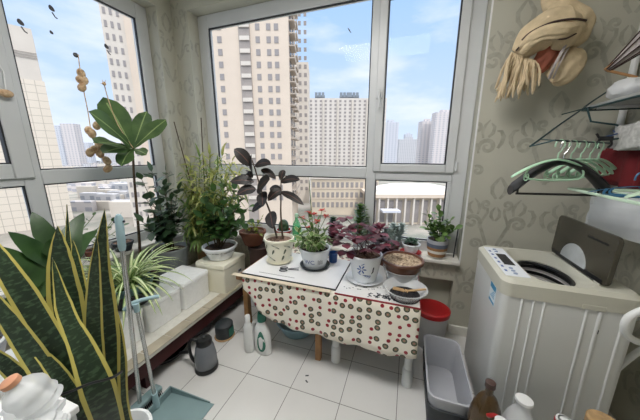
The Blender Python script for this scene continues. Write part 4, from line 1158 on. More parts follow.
# broad leaved orchid in the grey bowl -------------------------------------
orc = thing('broad_leaf_plant', 'plant with broad paddle leaves in a grey bowl behind the snake plant', 'plant', (-1.93, .40, BZ+.227))
pot(orc, .11, .15, .15, 'grey', 'pot', .008, .008, .02)
mb = MB(); mb.tube([(.148*cos(2*pi*i/36), .148*sin(2*pi*i/36), .152) for i in range(36)], .008, close=True); mb.build('rim', 'whitep', orc); soil(orc, .138, .12, 'pebble')
for b_, tp, W_ in (((-1.900,0.828,0.886), (-1.900,0.641,1.166), .11), ((-1.950,0.863,0.949), (-2.050,0.803,1.224), .11), ((-1.950,0.865,0.902), (-2.050,1.046,1.165), .12), ((-1.900,0.717,0.912), (-1.850,0.544,1.122), .11), ((-1.950,0.829,0.917), (-1.800,0.772,1.104), .10), ((-1.980,0.888,0.888), (-2.100,1.134,1.016), .1)):
    B_ = V3((rnd.uniform(-.02, .02), rnd.uniform(-.02, .02), .12)); t_ = local(orc, tp); m_ = local(orc, b_).lerp(B_, .1)
    cc = (B_+t_)/2+orc.location; fc = V3((0, 0, 1.55))-cc; fc.z += 1.2
    mb = MB(); mb.strap([B_, m_, m_.lerp(t_, .5)+V3((0, 0, .03)), t_], (.03, .05, W_*.9, W_, W_*.9, W_*.55, .0), face=fc, fold=.12, thick=.003); mb.build('leaf', 'l_broad', orc, angle=60)

# strap leaved plant at the far left -----------------------------------------
sl = thing('strap_leaf_plant', 'plant of thin dark arching strap leaves at the far left behind the snake plant', 'plant', (-2.17, .86, BZ))
pot(sl, .10, .13, .24, 'terra'); soil(sl, .118, .2, 'pebble')
lb = MB(); rnd = random.Random(51)
for i in range(46):
    a = -1.4+(i*2.4 % 2.8); el = rnd.uniform(1.2, 2.6)
    lb.leaf((rnd.uniform(-.03, .03), rnd.uniform(-.03, .03), .2), (cos(a), sin(a), el*1.4), rnd.uniform(.45, .66), rnd.uniform(.016, .024), 'strap', (0, 0, 1), 1.7, .2, 9)
lb.build('foliage', 'l_dark', sl, recalc=False)

# little plants along the left sill --------------------------------------------
def twiggy(label, loc, r, h, potm, soilm, tips, leafm, L_, W_, n, seed, name='potted_plant', shape='ell', stemm='gstem', t0=.3, **k):
    o = thing(name, label, 'plant', loc)
    pot(o, r*.78, r, h, potm, 'pot', .006, .005, .014); soil(o, r*.92, h*.86, soilm)
    lb, sb = MB(), MB(); rnd = random.Random(seed)
    for tp in tips:
        P = stem_pts((rnd.uniform(-r, r)*.3, rnd.uniform(-r, r)*.3, h*.86), local(o, tp), (0, 0, .015)); sb.tube(P, .0028, seg=5)
        leafy(lb, P, n, L_, W_, shape, t0, .3, .15, 0, rnd, **k)
    lb.build('foliage', leafm, o, recalc=False); sb.build('stem', stemm, o)
    return o
twiggy('small potted plant with tiny round leaves on the left sill behind the snake plant', (-2.42, 1.04, SZ), .055, .10, 'darkpot', 'soil', ((-2.420,1.236,1.021), (-2.420,1.298,1.057), (-2.400,1.329,0.965), (-2.400,1.175,0.958), (-2.380,1.270,0.898)), 'l_mid', .045, .035, 7, 61)
twiggy('small round leaved plant on the left sill beside the broom grip', (-2.42, 1.245, SZ), .055, .09, 'terra', 'soil', ((-2.420,1.421,0.975), (-2.420,1.485,1.014), (-2.400,1.499,0.919), (-2.400,1.365,0.902)), 'l_mid', .05, .04, 6, 62)
o = thing('potted_plant', 'dark bowl of pale pebbly soil on the left sill behind the fiddle leaf stem', 'pot', (-2.415, 1.475, SZ))
pot(o, .06, .078, .085, 'blackrub', 'pot', .006, .005, .014); soil(o, .07, .075, 'pebble', amp=.009)

# terracotta pot stack between the cream box and the table -------------------
o = thing('planter', 'dark brown planter on the bench end that carries the terracotta pot', 'planter', (-1.365, 2.08, 0))
pot(o, .085, .11, .66, 'darkpot', 'pot', .01, .008, .03)
mb = MB(); mb.lathe([(.105, .61), (.104, .645), (.002, .645)], seg=30); mb.build('fill', 'soil', o)
tp_ = thing('terracotta_plant', 'terracotta pot of crumbly soil with a few yellow green leaves beside the rubber plant', 'plant', (-1.44, 2.08, .662))
pot(tp_, .085, .122, .145, 'terra', 'pot', .01, .01, .03); soil(tp_, .11, .125, 'pebble', amp=.012)
lb, sb = MB(), MB(); rnd = random.Random(71)
for tp in ((-1.443,2.080,0.894), (-1.356,2.050,0.868), (-1.338,2.100,0.939), (-1.504,2.060,0.831), (-1.306,2.000,0.807)):
    P = stem_pts((rnd.uniform(-.03, .03), rnd.uniform(-.03, .03), .12), local(tp_, tp), (0, 0, .02)); sb.tube(P, .0028, seg=5); leafy(lb, P, 6, .06, .03, 'ell', .4, .5, .15, 0, rnd)
lb.build('foliage', 'l_lime', tp_, recalc=False); sb.build('stem', 'gstem', tp_)

# rubber plant ------------------------------------------------------------------
saucer('cream saucer under the leaf patterned pot of the rubber plant', (-.99, 1.80, BT), .115, 'cream')
ru = thing('rubber_plant', 'rubber plant with two stems of dark burgundy leaves in a cream pot printed with leaves', 'plant', (-.99, 1.80, BT+.0065))
pot(ru, .095, .122, .205, 'cream', 'pot', .008, .005, .018); soil(ru, .112, .18, 'pebble', amp=.009)
mb = MB(); rnd = random.Random(81); sh = []
for row, z in ((0, .055), (1, .105), (2, .155)):
    for i in range(7): sh.append(leafshape(i*.098+row*.045, z+rnd.uniform(-.008, .008), .06, .018, rnd.choice((.5, -.55, .8))))
decal(mb, sh, .095, .122, .187, -pi/2-3.0); mb.build('leaf_print', mat('leaf print', srgb(96, 104, 84), .4), ru)
LR = lambda p: local(ru, p)
s1 = smooth([V3((-.015, 0, .18)), LR((-1.067,1.800,1.084)), LR((-1.135,1.800,1.248)), LR((-1.182,1.800,1.411)), LR((-1.207,1.790,1.507))], 5)
s2 = smooth([V3((.03, .01, .18)), LR((-0.977,1.820,1.061)), LR((-0.970,1.820,1.229)), LR((-0.965,1.820,1.367))], 5)
for s_ in (s1, s2):
    mb = MB(); mb.tube(s_, [.009-.005*i/(len(s_)-1) for i in range(len(s_))], seg=8); mb.build('stem', 'stem', ru)
def rleaf(b_, t_, W_, Y0=1.8, Y1=None, face=(0, -1, .7)):
    B_, T_ = LR(b_), LR(t_); mb = MB()
    mb.strap([B_, B_.lerp(T_, .5)+V3((0, 0, .015)), T_], (.012, W_*.95, W_*1.25, W_*1.2, W_*.8, .0), face=face, fold=.12, thick=.003); mb.build('leaf', 'l_rubber', ru, angle=60)
for b_, t_, W_ in (((-1.219,1.790,1.459), (-1.335,1.740,1.594), .085), ((-1.214,1.790,1.395), (-1.126,1.660,1.532), .11), ((-1.182,1.790,1.460), (-1.016,1.760,1.479), .065), ((-1.206,1.800,1.328), (-1.382,1.720,1.330), .075),
    ((-1.191,1.800,1.271), (-1.307,1.700,1.229), .085), ((-1.182,1.800,1.246), (-0.996,1.700,1.368), .11), ((-1.135,1.800,1.248), (-1.069,1.700,1.146), .08), ((-1.127,1.790,1.429), (-1.011,1.820,1.357), .05),
    ((-0.967,1.820,1.335), (-0.782,1.780,1.360), .06), ((-0.969,1.820,1.270), (-1.052,1.750,1.186), .075), ((-0.970,1.820,1.253), (-0.744,1.760,1.172), .05), ((-0.970,1.820,1.229), (-1.105,1.880,1.273), .07),
    ((-1.067,1.800,1.084), (-0.976,1.680,0.980), .085), ((-0.966,1.820,1.351), (-0.957,1.860,1.428), .05), ((-1.216,1.790,1.362), (-1.221,1.720,1.423), .05), ((-1.101,1.800,1.166), (-1.229,1.780,1.076), .06)):
    rleaf(b_, t_, W_)

# things on the sill behind -------------------------------------------------------
o = thing('cactus', 'round dark cactus in a red and white pot behind the rubber plant', 'cactus', ((-1.196,2.280,0.712)[0], 2.28, SZ))
o.scale = (1.1, 1.1, 1.2)
pot(o, .05, .07, .075, 'red', 'pot', .006, .005, .012); soil(o, .062, .065)
mb = MB(); mb.ell((0, 0, .105), (.05, .05, .065), u=22); mb.build('body', 'l_dark', o)
mb = MB(); mb.lathe([(.066, .058), (.073, .075), (.0735, .079), (.066, .0795)], seg=30, cap0=False, cap1=False); mb.build('band', 'whitep', o)
o = thing('bottle', 'green translucent bottle on the sill behind the lettered pot', 'bottle', ((-1.051,2.290,0.725)[0], 2.29, SZ))
o.scale = (1.15, 1.15, 1.25)
mb = MB(); mb.lathe([(.036, 0), (.04, .006), (.04, .1), (.03, .14), (.014, .17), (.014, .195)], seg=22); mb.build('body', clear_plastic('green plastic', srgb(60, 190, 120), .6, .15), o)
mb = MB(); mb.lathe([(.017, .19), (.017, .215), (.014, .218)], seg=16); mb.build('cap', 'mint', o)
o = thing('cup', 'small blue cup tucked behind the lettered white pot', 'cup', (-.555, 1.93, BT))
mb = MB(); mb.lathe([(.03, 0), (.034, .004), (.04, .085), (.036, .085), (.03, .01)], seg=24); mb.build('body', 'blue', o)
sc_ = thing('scissors', 'dark metal scissors lying open on the white board', 'scissors', (-.845, 1.665, BT+.004), radians(20))
for s_ in (1, -1):
    mb = MB(); mb.tube(smooth([(0, 0, .002*s_+.002), (.05, .012*s_, .003), (.085, .018*s_, .003)]), .0032, seg=6)
    mb.tube([(-.035+.03*cos(2*pi*i/18), .022*s_+.016*sin(2*pi*i/18), .003) for i in range(18)], .0035, seg=6, close=True); mb.build('blade', 'ink', sc_)

# lettered pot with coral flowers ----------------------------------------------------
saucer('dark saucer under the lettered white pot', (-.67, 1.80, BT), .122, 'blackrub', h=.024)
wc = thing('flowering_plant', 'variegated plant with coral flowers in a white pot lettered in blue', 'plant', (-.67, 1.80, BT+.0065))
pot(wc, .088, .122, .16, 'whitep', 'pot', .007, .006, .018); soil(wc, .113, .135)
aw = math.atan2(-1.8, .645)
def wrap(r0, r1, h, ang, zc):
    def f(co):
        z = zc+co.y; r = r0+(r1-r0)*z/h+.0012+co.z; a = ang+co.x/r
        return V3((r*cos(a), r*sin(a), z))
    return f
text_obj('WC', .05, 'inkblue', wc, wrap(.088, .122, .142, aw-.42, .066))
mb = MB()
for i, x in enumerate((.025, .036, .047, .058)):
    decal(mb, [[(x, .048), (x+.004, .048), (x+.004, .088-.006*(i % 2)), (x, .088-.006*(i % 2))]], .088, .122, .142, aw)
mb.build('print', 'ink', wc)
lb, sb = MB(), MB(); rnd = random.Random(91)
for tp in ((-0.807,1.780,0.943), (-0.754,1.760,1.036), (-0.711,1.800,1.062), (-0.637,1.780,1.041), (-0.570,1.750,0.976), (-0.648,1.680,1.004), (-0.730,1.680,0.917), (-0.586,1.680,0.934), (-0.542,1.740,0.903), (-0.665,1.640,0.914), (-0.603,1.640,0.906), (-0.800,1.740,0.873)):
    P = stem_pts((rnd.uniform(-.04, .04), rnd.uniform(-.04, .04), .13), local(wc, tp), (0, 0, .02)); sb.tube(P, .003, seg=5); leafy(lb, P, 13, .07, .04, 'ell', .2, .6, .15, 0, rnd)
for tp in ((-0.771,1.780,1.062), (-0.727,1.800,1.109), (-0.670,1.780,1.094), (-0.598,1.760,1.135), (-0.572,1.780,1.086), (-0.680,1.700,1.011), (-0.623,1.720,1.058)):
    P = stem_pts((rnd.uniform(-.03, .03), 0, .13), local(wc, tp), (0, 0, .02)); sb.tube(P, .0022, seg=5)
    fb = MB()
    for k in range(9): a = k*2.4; fb.leaf(P[-1], (cos(a), sin(a), rnd.uniform(-.1, .9)), .034, .026, 'obov', (0, 0, 1), .3, .1, 3)
    fb.build('flower', 'l_pink', wc, recalc=False)
sb.tube([(-.01, .02, .13), LR((-0.740,1.860,1.354))+ru.location-wc.location], .0032, seg=6)
lb.build('foliage', leaf_mat('variegated leaf', srgb(120, 148, 84), srgb(84, 118, 62), edge=srgb(214, 216, 176), ew=.4, trans=.3), wc, recalc=False)
sb.build('stem', 'gstem', wc)

# purple plant in the blue and white pot -------------------------------------------
VT = TZ+.0055
saucer('white saucer under the blue painted pot', (-.255, 1.735, VT), .135, 'whitep')
pp = thing('purple_plant', 'maroon leaved plant in a white pot with a blue painted flower', 'plant', (-.255, 1.735, VT+.0065))
pot(pp, .085, .118, .20, 'whitep', 'pot', .007, .004, .016); soil(pp, .11, .18, 'pebble', amp=.01)
aw = math.atan2(-1.735, .255); mb = MB(); sh = []
for k in range(6): a = k*2*pi/6; sh.append(leafshape(-.028+.02*cos(a), .115+.02*sin(a), .03, .014, a))
for k in range(4): sh.append(leafshape(-.005+.012*k, .07-.004*k, .03, .008, .3*k))
sh += [leafshape(-.045, .08, .032, .01, -.6), leafshape(-.02, .155, .03, .008, .6)]
decal(mb, sh, .085, .118, .184, aw+.05); mb.build('flower_print', 'inkblue', pp)
mb = MB(); decal(mb, [leafshape(.055, .11, .05, .014, 1.4), leafshape(.05, .09, .03, .012, .9)], .085, .118, .184, aw+.05); mb.build('leaf_print', 'ink', pp)
lb, sb = MB(), MB(); rnd = random.Random(101)
for tp in ((-0.439,1.700,0.989), (-0.400,1.780,1.016), (-0.333,1.820,1.042), (-0.249,1.760,1.036), (-0.173,1.720,1.011), (-0.396,1.650,0.935), (-0.329,1.660,0.984), (-0.242,1.640,0.986), (-0.150,1.660,0.947), (-0.197,1.620,0.927), (-0.378,1.640,0.882), (-0.490,1.800,1.018), (-0.433,1.850,1.073), (-0.106,1.760,0.962)):
    P = stem_pts((rnd.uniform(-.06, .06), rnd.uniform(-.06, .06), .18), local(pp, tp), (0, 0, .03)); sb.tube(P, .0025, seg=5)
    for k in range(5):
        a = k*1.3+rnd.uniform(0, 1); lb.leaf(P[-1], (cos(a), sin(a), rnd.uniform(-.2, .5)), rnd.uniform(.075, .10), .066, 'obov', (0, 0, 1), .7, .2, 4, k % 2)
lb.build('foliage', ['l_purple', 'l_purpled'], pp, recalc=False); sb.build('stem', 'l_purpled', pp)

# brown bowl set in a clear tub, clear bowl with leaf mould ----------------------------
tb = thing('tub', 'clear plastic tub under the brown bowl at the right end of the tables', 'tub', (.0, 1.80, VT))
mb = MB(); mb.lathe([(.10, 0), (.105, .004), (.128, .10), (.132, .102), (.126, .103), (.1, .008)], seg=36); mb.build('body', 'clear', tb)
bb = thing('planting_bowl', 'round brown bowl full of dry crumbly soil set in the clear tub', 'bowl', (.0, 1.80, VT+.06))
pot(bb, .100, .142, .115, 'brownpot', 'bowl', .008, .006, .02); soil(bb, .132, .10, 'drysoil', amp=.007)
cl = thing('bowl', 'clear plastic bowl of leaf mould with a pale twig by the right front table corner', 'bowl', (.03, 1.585, VT))
mb = MB(); mb.lathe([(.085, 0), (.09, .003), (.128, .062), (.138, .066), (.136, .07), (.124, .066), (.085, .006)], seg=40); mb.build('body', 'clear', cl)
soil(cl, .094, .02, 'char', amp=.012, name='leaf_mould')
mb = MB(); mb.box(-.075, .02, -.016, .016, .038, .044, T=Matrix.Rotation(radians(-8), 4, 'Z')); mb.tube([(.01, -.003, .042), (.125, .005, .072)], .007); mb.build('twig', 'twig', cl)

# far sill row ---------------------------------------------------------------------------
def succ_leaves(lb, c, n, r, L_, W_, rnd, z1=.6, m=0):
    for i in range(n):
        a = i*2.4; k = i/n
        lb.leaf(V3(c)+V3((0, 0, .004*k)), (cos(a), sin(a), .1+z1*2.2*k), L_*(1-.45*k), W_*(1-.3*k), 'obov', (0, 0, 1), -.4, .25, 4, m)
o = thing('succulent', 'tall stacked green succulent in a grey pot on the sill by the window mullion', 'succulent', (-.40, 2.29, SZ))
pot(o, .055, .072, .085, 'grey', 'pot', .006, .005, .012); soil(o, .064, .07)
lb = MB(); rnd = random.Random(111)
for k in range(12): succ_leaves(lb, (.01*sin(k*2), .01*cos(k), .085+.027*k), 10, .05, .125-.005*k, .055, rnd, .4)
lb.build('foliage', 'l_jade', o, recalc=False); mb = MB(); mb.tube([(0, 0, .06), (0, 0, .40)], .008); mb.build('stem', 'gstem', o)
o = thing('succulent', 'dark green succulent with reddish lower leaves at the left end of the purple plants', 'succulent', (-.66, 2.28, SZ))
pot(o, .05, .065, .075, 'darkpot', 'pot', .006, .005, .012); soil(o, .058, .06)
lb = MB()
for k in range(8): succ_leaves(lb, (0, 0, .075+.024*k), 10, .05, .09-.005*k, .05, rnd, .5, 1 if k < 4 else 0)
lb.build('foliage', ['l_dark', 'l_purple'], o, recalc=False)
o = thing('purple_plant', 'small grey pot of maroon leaves on the sill just behind the blue painted pot', 'plant', (-.235, 2.285, SZ))
pot(o, .05, .075, .085, 'grey', 'pot', .006, .005, .014); soil(o, .067, .07)
lb = MB()
for k in range(5): succ_leaves(lb, (.02*sin(k*2.1), .02*cos(k*2.1), .085+.028*k), 10, .05, .10, .06, rnd, .5, k % 2)
lb.build('foliage', ['l_purple', 'l_purpled'], o, recalc=False)
o = thing('purple_plant', 'low brown pot of deep maroon leaves between the blue painted pot and the brown bowl', 'plant', (-.135, 2.06, VT))
pot(o, .06, .085, .10, 'brownpot', 'pot', .007, .005, .014); soil(o, .076, .085)
lb = MB()
for k in range(6): succ_leaves(lb, (.04*sin(k*2.1), .04*cos(k*2.1), .095+.008*k), 9, .05, .07, .04, rnd, .5, 0 if k % 3 else 1)
lb.build('foliage', ['l_purpled', 'l_purple'], o, recalc=False)
o = thing('succulent', 'grey green rosette succulent with several upright heads on the sill', 'succulent', (-.10, 2.29, SZ))
pot(o, .055, .072, .07, 'darkpot', 'pot', .006, .005, .012); soil(o, .064, .058)
lb = MB()
for x, y, z in ((0, 0, .23), (.06, .01, .16), (-.06, 0, .17), (.0, -.05, .13), (.03, .03, .2), (-.035, .03, .13), (.075, .02, .23), (-.02, -.04, .19)):
    for q in range(4): succ_leaves(lb, (x, y, z-.024*q), 11, .03, .058, .03, rnd, .7)
    lb.tube([(x*.5, y*.5, .055), (x, y, z)], .006, seg=6)
lb.build('foliage', 'l_blue', o, recalc=False)
saucer('red saucer under the small white pot on the sill', (.065, 2.285, SZ), .092, 'red', h=.016)
o = thing('succulent', 'low dome of blue green succulent in a white pot on the red saucer', 'succulent', (.065, 2.285, SZ+.0065))
pot(o, .052, .074, .085, 'whitep', 'pot', .006, .005, .012); soil(o, .066, .072)
lb = MB()
for k in range(13):
    a = k*2.4; q = .055*math.sqrt(k/13); succ_leaves(lb, (q*cos(a), q*sin(a), .085+.03*(1-k/13)), 9, .03, .034, .018, rnd, .8)
lb.build('foliage', leaf_mat('blue green succulent', srgb(84, 116, 96), srgb(60, 90, 76), trans=.05), o, recalc=False)
saucer('pale saucer under the banded jade plant pot', (.275, 2.285, SZ), .088, 'stone', h=.012)
jd = thing('jade_plant', 'jade plant in a banded blue and tan pot at the right end of the sill', 'plant', (.275, 2.285, SZ+.0065))
mb = MB(); hgt = .15; r0, r1 = .068, .086
prof = [(r0*.9, 0), (r0, .004)]; mts = [0]
for k, (z, m_) in enumerate(((.035, 1), (.06, 2), (.085, 1), (.118, 3), (.15, 0))): prof.append((r0+(r1-r0)*z/hgt+.004*sin(z*21), z)); mts.append(m_)
prof += [(r1-.008, .149), (r0-.004, .05)]; mts += [0, 0]
mb.lathe(prof, seg=34, mats=mts+[0]); mb.build('pot', ['greybin', 'tanpot', 'stone', mat('slate blue glaze', srgb(92, 104, 124), .35)], jd); soil(jd, .076, .135)
lb, sb = MB(), MB(); rnd = random.Random(121)
for tp in ((0.177,2.270,1.059), (0.226,2.240,1.001), (0.281,2.280,1.030), (0.343,2.270,1.003), (0.381,2.240,0.947), (0.317,2.200,0.952), (0.215,2.220,0.936), (0.263,2.300,1.076), (0.176,2.250,0.959)):
    P = stem_pts((rnd.uniform(-.02, .02), rnd.uniform(-.02, .02), .135), local(jd, tp), (0, 0, .01)); sb.tube(P, [.006-.003*i/(len(P)-1) for i in range(len(P))], seg=6); leafy(lb, P, 10, .07, .048, 'obov', .35, .1, .2, 0, rnd)
lb.build('foliage', 'l_jade', jd, recalc=False); sb.build('stem', 'gstem', jd)
o = tag(MB().tube([(.412, 2.30, SZ), (.425, 2.31, SZ+.27)], .005).build('stick', 'ink'), 'thin dark stick leaning in the right corner of the window reveal', 'stick')

# ------------------------------------------------------------------ drying corner at the right
from mathutils import noise as mnoise
def swath(pts, rs, m, name, parent, flat=.7, amp=.012, seg=22, k=6, freq=9, closed_tip=True):
    """folded length of cloth: lofted tube with creases"""
    P = smooth([V3(p) for p in pts], k); n = len(P); mb = MB(); rings = []; up = V3((0, -1, 0))
    for i, p in enumerate(P):
        t = i/(n-1); x = t*(len(rs)-1); q = min(int(x), len(rs)-2); r = rs[q]+(rs[q+1]-rs[q])*(x-q)
        d = (P[min(i+1, n-1)]-P[max(i-1, 0)]).normalized(); sd = d.cross(up).normalized(); nn = sd.cross(d)
        ring = []
        for j in range(seg):
            a = 2*pi*j/seg
            v = p+sd*cos(a)*r+nn*sin(a)*r*flat
            w = mnoise.noise((sd*cos(a)+nn*sin(a))*2.2+d*0+V3((t*1.5, 0, parent.location.x)))*2+sin(a*5+t*3)*.35
            v += (v-p).normalized()*amp*w*min(1, r/.04); ring.append(mb.bm.verts.new(v))
        rings.append(ring)
    for i in range(n-1):
        for j in range(seg):
            l = (j+1) % seg; mb.face([rings[i][j], rings[i][l], rings[i+1][l], rings[i+1][j]])
    mb.face(list(reversed(rings[0]))); mb.face(rings[-1])
    return mb.build(name, m, parent, sub=1, angle=180)
sf = thing('scarf_bundle', 'beige fringed scarf knotted around a bundle, hung high on the wall right of the window', 'scarf', (0.815,2.120,2.234))
LS = lambda *ps: [local(sf, p) for p in ps]
swath(LS((0.735,2.140,2.543), (0.758,2.130,2.461), (0.794,2.100,2.368)), (.05, .06, .075), 'scarf', 'neck', sf)
swath(LS((0.716,2.100,2.369), (0.786,2.080,2.360), (0.851,2.080,2.309), (0.880,2.100,2.250), (0.842,2.100,2.191)), (.05, .075, .08, .07, .03), 'scarf', 'fold', sf)
swath(LS((0.867,2.070,2.292), (0.794,2.040,2.264), (0.714,2.030,2.266), (0.646,2.040,2.226), (0.596,2.060,2.157)), (.05, .115, .105, .085, .045), 'scarf', 'wrap', sf)
swath(LS((0.874,2.120,2.172), (0.865,2.100,2.112), (0.828,2.080,2.043), (0.788,2.100,2.007)), (.05, .085, .085, .04), 'scarf', 'bag', sf)
swath(LS((0.783,2.080,2.202), (0.741,2.050,2.142), (0.728,2.060,2.092), (0.751,2.080,2.062)), (.035, .062, .055, .02), 'pinkcloth', 'inner_cloth', sf)
mb = MB(); rnd = random.Random(5)
for q, w_ in ((((0.578,1.985,2.215), (0.602,1.965,2.240), (0.647,1.955,2.261), (0.696,1.945,2.274), (0.749,1.945,2.279), (0.810,1.965,2.283), (0.879,2.020,2.289)), .006),
          (((0.568,2.030,2.178), (0.577,2.000,2.188), (0.602,1.975,2.197), (0.637,1.955,2.204), (0.679,1.940,2.197), (0.724,1.935,2.185), (0.773,1.945,2.184), (0.828,1.980,2.215)), .0045)):
    mb.tube(smooth(LS(*q)), w_, seg=6)
mb.build('stripes', 'stripe', sf)
mb = MB(); q = LS((0.764,2.040,2.005), (0.763,1.985,2.076), (0.800,2.000,2.171)); mb.tube(smooth(q), .008, seg=6); mb.tube(smooth(LS((0.783,2.040,2.003), (0.784,1.990,2.076), (0.824,2.020,2.165))), .005, seg=6); mb.build('strap', 'cloth_grey', sf)
for q, w_ in ((((0.849,2.000,2.255), (0.761,1.935,2.231), (0.677,1.925,2.229), (0.613,1.945,2.211), (0.584,2.000,2.177)), .03), (((0.836,2.000,2.227), (0.752,1.945,2.207), (0.675,1.935,2.209), (0.616,1.955,2.183), (0.589,2.000,2.143)), .026)):
    swath(LS(*q), (w_*.5, w_, w_, w_*.9, w_*.6), 'scarf', 'pleat', sf, flat=.6, amp=.004)
A_, B_ = LS((0.546,2.040,2.173), (0.666,2.020,2.108)); C_, D_ = LS((0.510,2.070,1.939), (0.687,2.060,1.959))
for i in range(64):
    t = (i+.5)/64; t = min(1, max(0, t+rnd.uniform(-.03, .03))); a = A_.lerp(B_, t); e = C_.lerp(D_, t)+V3((rnd.uniform(-.03, .03), rnd.uniform(-.07, .03), rnd.uniform(-.05, .05)))
    mb = MB(); m1 = a.lerp(e, .4)+V3((rnd.uniform(-.02, .02), rnd.uniform(-.03, .01), rnd.uniform(-.01, .02))); P = smooth([a, m1, e], 5)
    mb.tube(P, [.005, .007, .006, .0085, .005, .007, .0075, .007, .0075, .007, .003], seg=6); mb.build('tassel', 'scarf', sf)

# white pipe in the corner
o = tag(MB().lathe([(.018, 0), (.018, 1.0), (.022, 1.0), (.022, 1.06), (.018, 1.06), (.018, ZC)], c=(1.245, 2.222, 0), seg=20).build('drain_pipe', 'white'), 'white drain pipe running up the corner right of the washing machine', 'pipe')
# shelf on the right wall
shf = thing('shelf', 'grey shelf with a dark wire edge high on the right wall', 'shelf', (XR, 1.8, 1.83))
mb = MB(); mb.box(-.27, 0, -.5, .33, 0, .016); mb.build('board', mat('grey shelf', srgb(170, 170, 168), .5), shf, bevel=.003)
mb = MB(); mb.tube([(0, .34, -.006), (-.278, .34, -.006), (-.278, -.5, -.006)], .006); mb.build('edge_wire', 'wire', shf)
for y in (-.3, .25):
    mb = MB(); mb.box(-.25, 0, y-.01, y+.01, -.014, 0); mb.box(-.014, 0, y-.01, y+.01, -.16, -.014); mb.build('bracket', 'white', shf)
# wire arm and rod
fr = thing('wire_drying_arm', 'dark teal wire arm with a sloping stay and a rod that carries the green hangers', 'rack', (XR, 1.9, 1.8))
LW = lambda *ps: [local(fr, p) for p in ps]
rodA, rodB = V3((0.643,1.541,1.618)), V3((1.072,1.973,1.621)); rodB.z = rodA.z
mb = MB(); mb.tube(LW(rodA, rodB, (XR-.004, rodB.y+.0, rodA.z)), .0045); mb.build('rod', 'wire', fr)
mb = MB(); mb.tube(LW(rodA+V3((0, 0, 0)), (0.569,1.596,1.592)), .0035); mb.tube(LW((0.569,1.596,1.592), (0.770,1.824,1.715), (0.976,2.054,1.835)), .0045); mb.tube(LW((0.638,1.683,1.630), rodA.lerp(rodB, .1)), .003); mb.build('stay', 'wire', fr)
mb = MB(); mb.tube(LW((0.965,2.049,1.829), (1.008,2.072,1.864), (1.133,2.116,1.959)), .0045); mb.tube(LW((0.854,2.023,1.791), (0.988,2.057,1.829), (1.196,2.023,1.838)), .0032)
mb.tube(LW((0.982,2.055,1.829), (0.997,2.019,1.744), (1.103,2.007,1.722), (1.159,1.999,1.698), (1.159,1.978,1.653), (1.070,1.943,1.636)), .0055)
mb.build('bracket', 'wire', fr)

def hanger(label, contact, rz, m, w=.40, rise=.075, thick=.013, drop=.09, bar=True, loops=True, group=None, kind='flat', tilt=0):
    o = thing('clothes_hanger', label, 'hanger', contact, rz, group)
    o.rotation_euler = (0, tilt, rz)
    h = w/2
    mb = MB(); arc = [(.022*cos(radians(a)), 0, .004-.022+.022*sin(radians(a))) for a in range(-40, 181, 20)]
    arc = list(reversed(arc)); arc = [(-x, y, z) for x, y, z in arc]
    pts = arc[::-1]
    hk = [(-.022, 0, -.03)]+[(.022*cos(radians(a)), 0, -.018+.022*sin(radians(a))) for a in range(180, -41, -20)]+[(.010, 0, -.05), (0, 0, -.06), (0, 0, -drop)]
    mb.tube(hk, .0034, seg=7); mb.build('hook', m if kind != 'black' else 'steel', o)
    mb = MB(); n = 22; ring = []
    for i in range(n+1):
        t = -1+2*i/n; x = h*t; z = -drop-rise*abs(t)**1.7; d = (1+.5*abs(t)) if kind == 'black' else 1.0
        hw = thick*d*(1 if abs(t) < .97 else .6); ring.append([(x, hw*cos(a), z+(thick*(.55 if kind == 'black' else .42))*d*sin(a)) for a in [2*pi*k/10 for k in range(10)]])
    loft(mb, ring); arms = mb.build('shoulders', m, o)
    if bar:
        zb = -drop-rise*.98-(.02 if kind == 'black' else .0); xb = h*(.86 if kind == 'black' else .62)
        mb = MB(); zt_ = -drop-rise*(xb/h)**1.7
        mb.tube(smooth([(-xb, 0, zt_), (-xb*.94, 0, zb-.012), (xb*.94, 0, zb-.012), (xb, 0, zt_)], 4) if kind != 'black' else [(-xb, 0, zb), (xb, 0, zb)], .0048 if kind != 'black' else .006, seg=8); mb.build('bar', m, o)
        if kind == 'black':
            mb = MB()
            for s_ in (-1, 1): mb.tube([(s_*xb*.97, 0, zb), (s_*xb*.97, 0, zt_)], .005)
            mb.build('bar_end', m, o)
    if loops:
        for x in (-h*.66, h*.02):
            zz = -drop-rise*.98-.006
            mb = MB(); mb.tube([(x+.011*cos(2*pi*k/14), 0, zz+.004+.018*sin(2*pi*k/14)) for k in range(14)], .003, seg=6, close=True); mb.build('loop', m, o)
    return o
def on(t): return rodA.lerp(rodB, t)
g_ = None
hanger('mint green hanger nearest the window on the rod, in front of the black one', on(.1), radians(17), 'mint', .41, .085)
hanger('thick black suit hanger with a straight trouser bar below the mint hangers', on(.2)+V3((0, .0, .0)), radians(10), 'black', .44, .15, .031, .10, True, False, kind='black')
hanger('second mint green hanger along the rod, just behind the black one', on(.32), radians(24), 'mint', .36, .08)
hanger('third mint green hanger along the rod, wide shoulders over the dark red cloth', on(.5), radians(26), 'mint', .36, .08)
hanger('fourth mint green hanger along the rod', on(.68), radians(28), 'mint', .36, .08)
hanger('last mint green hanger along the rod, by the white cloth', on(.86), radians(30), 'mint', .36, .08)

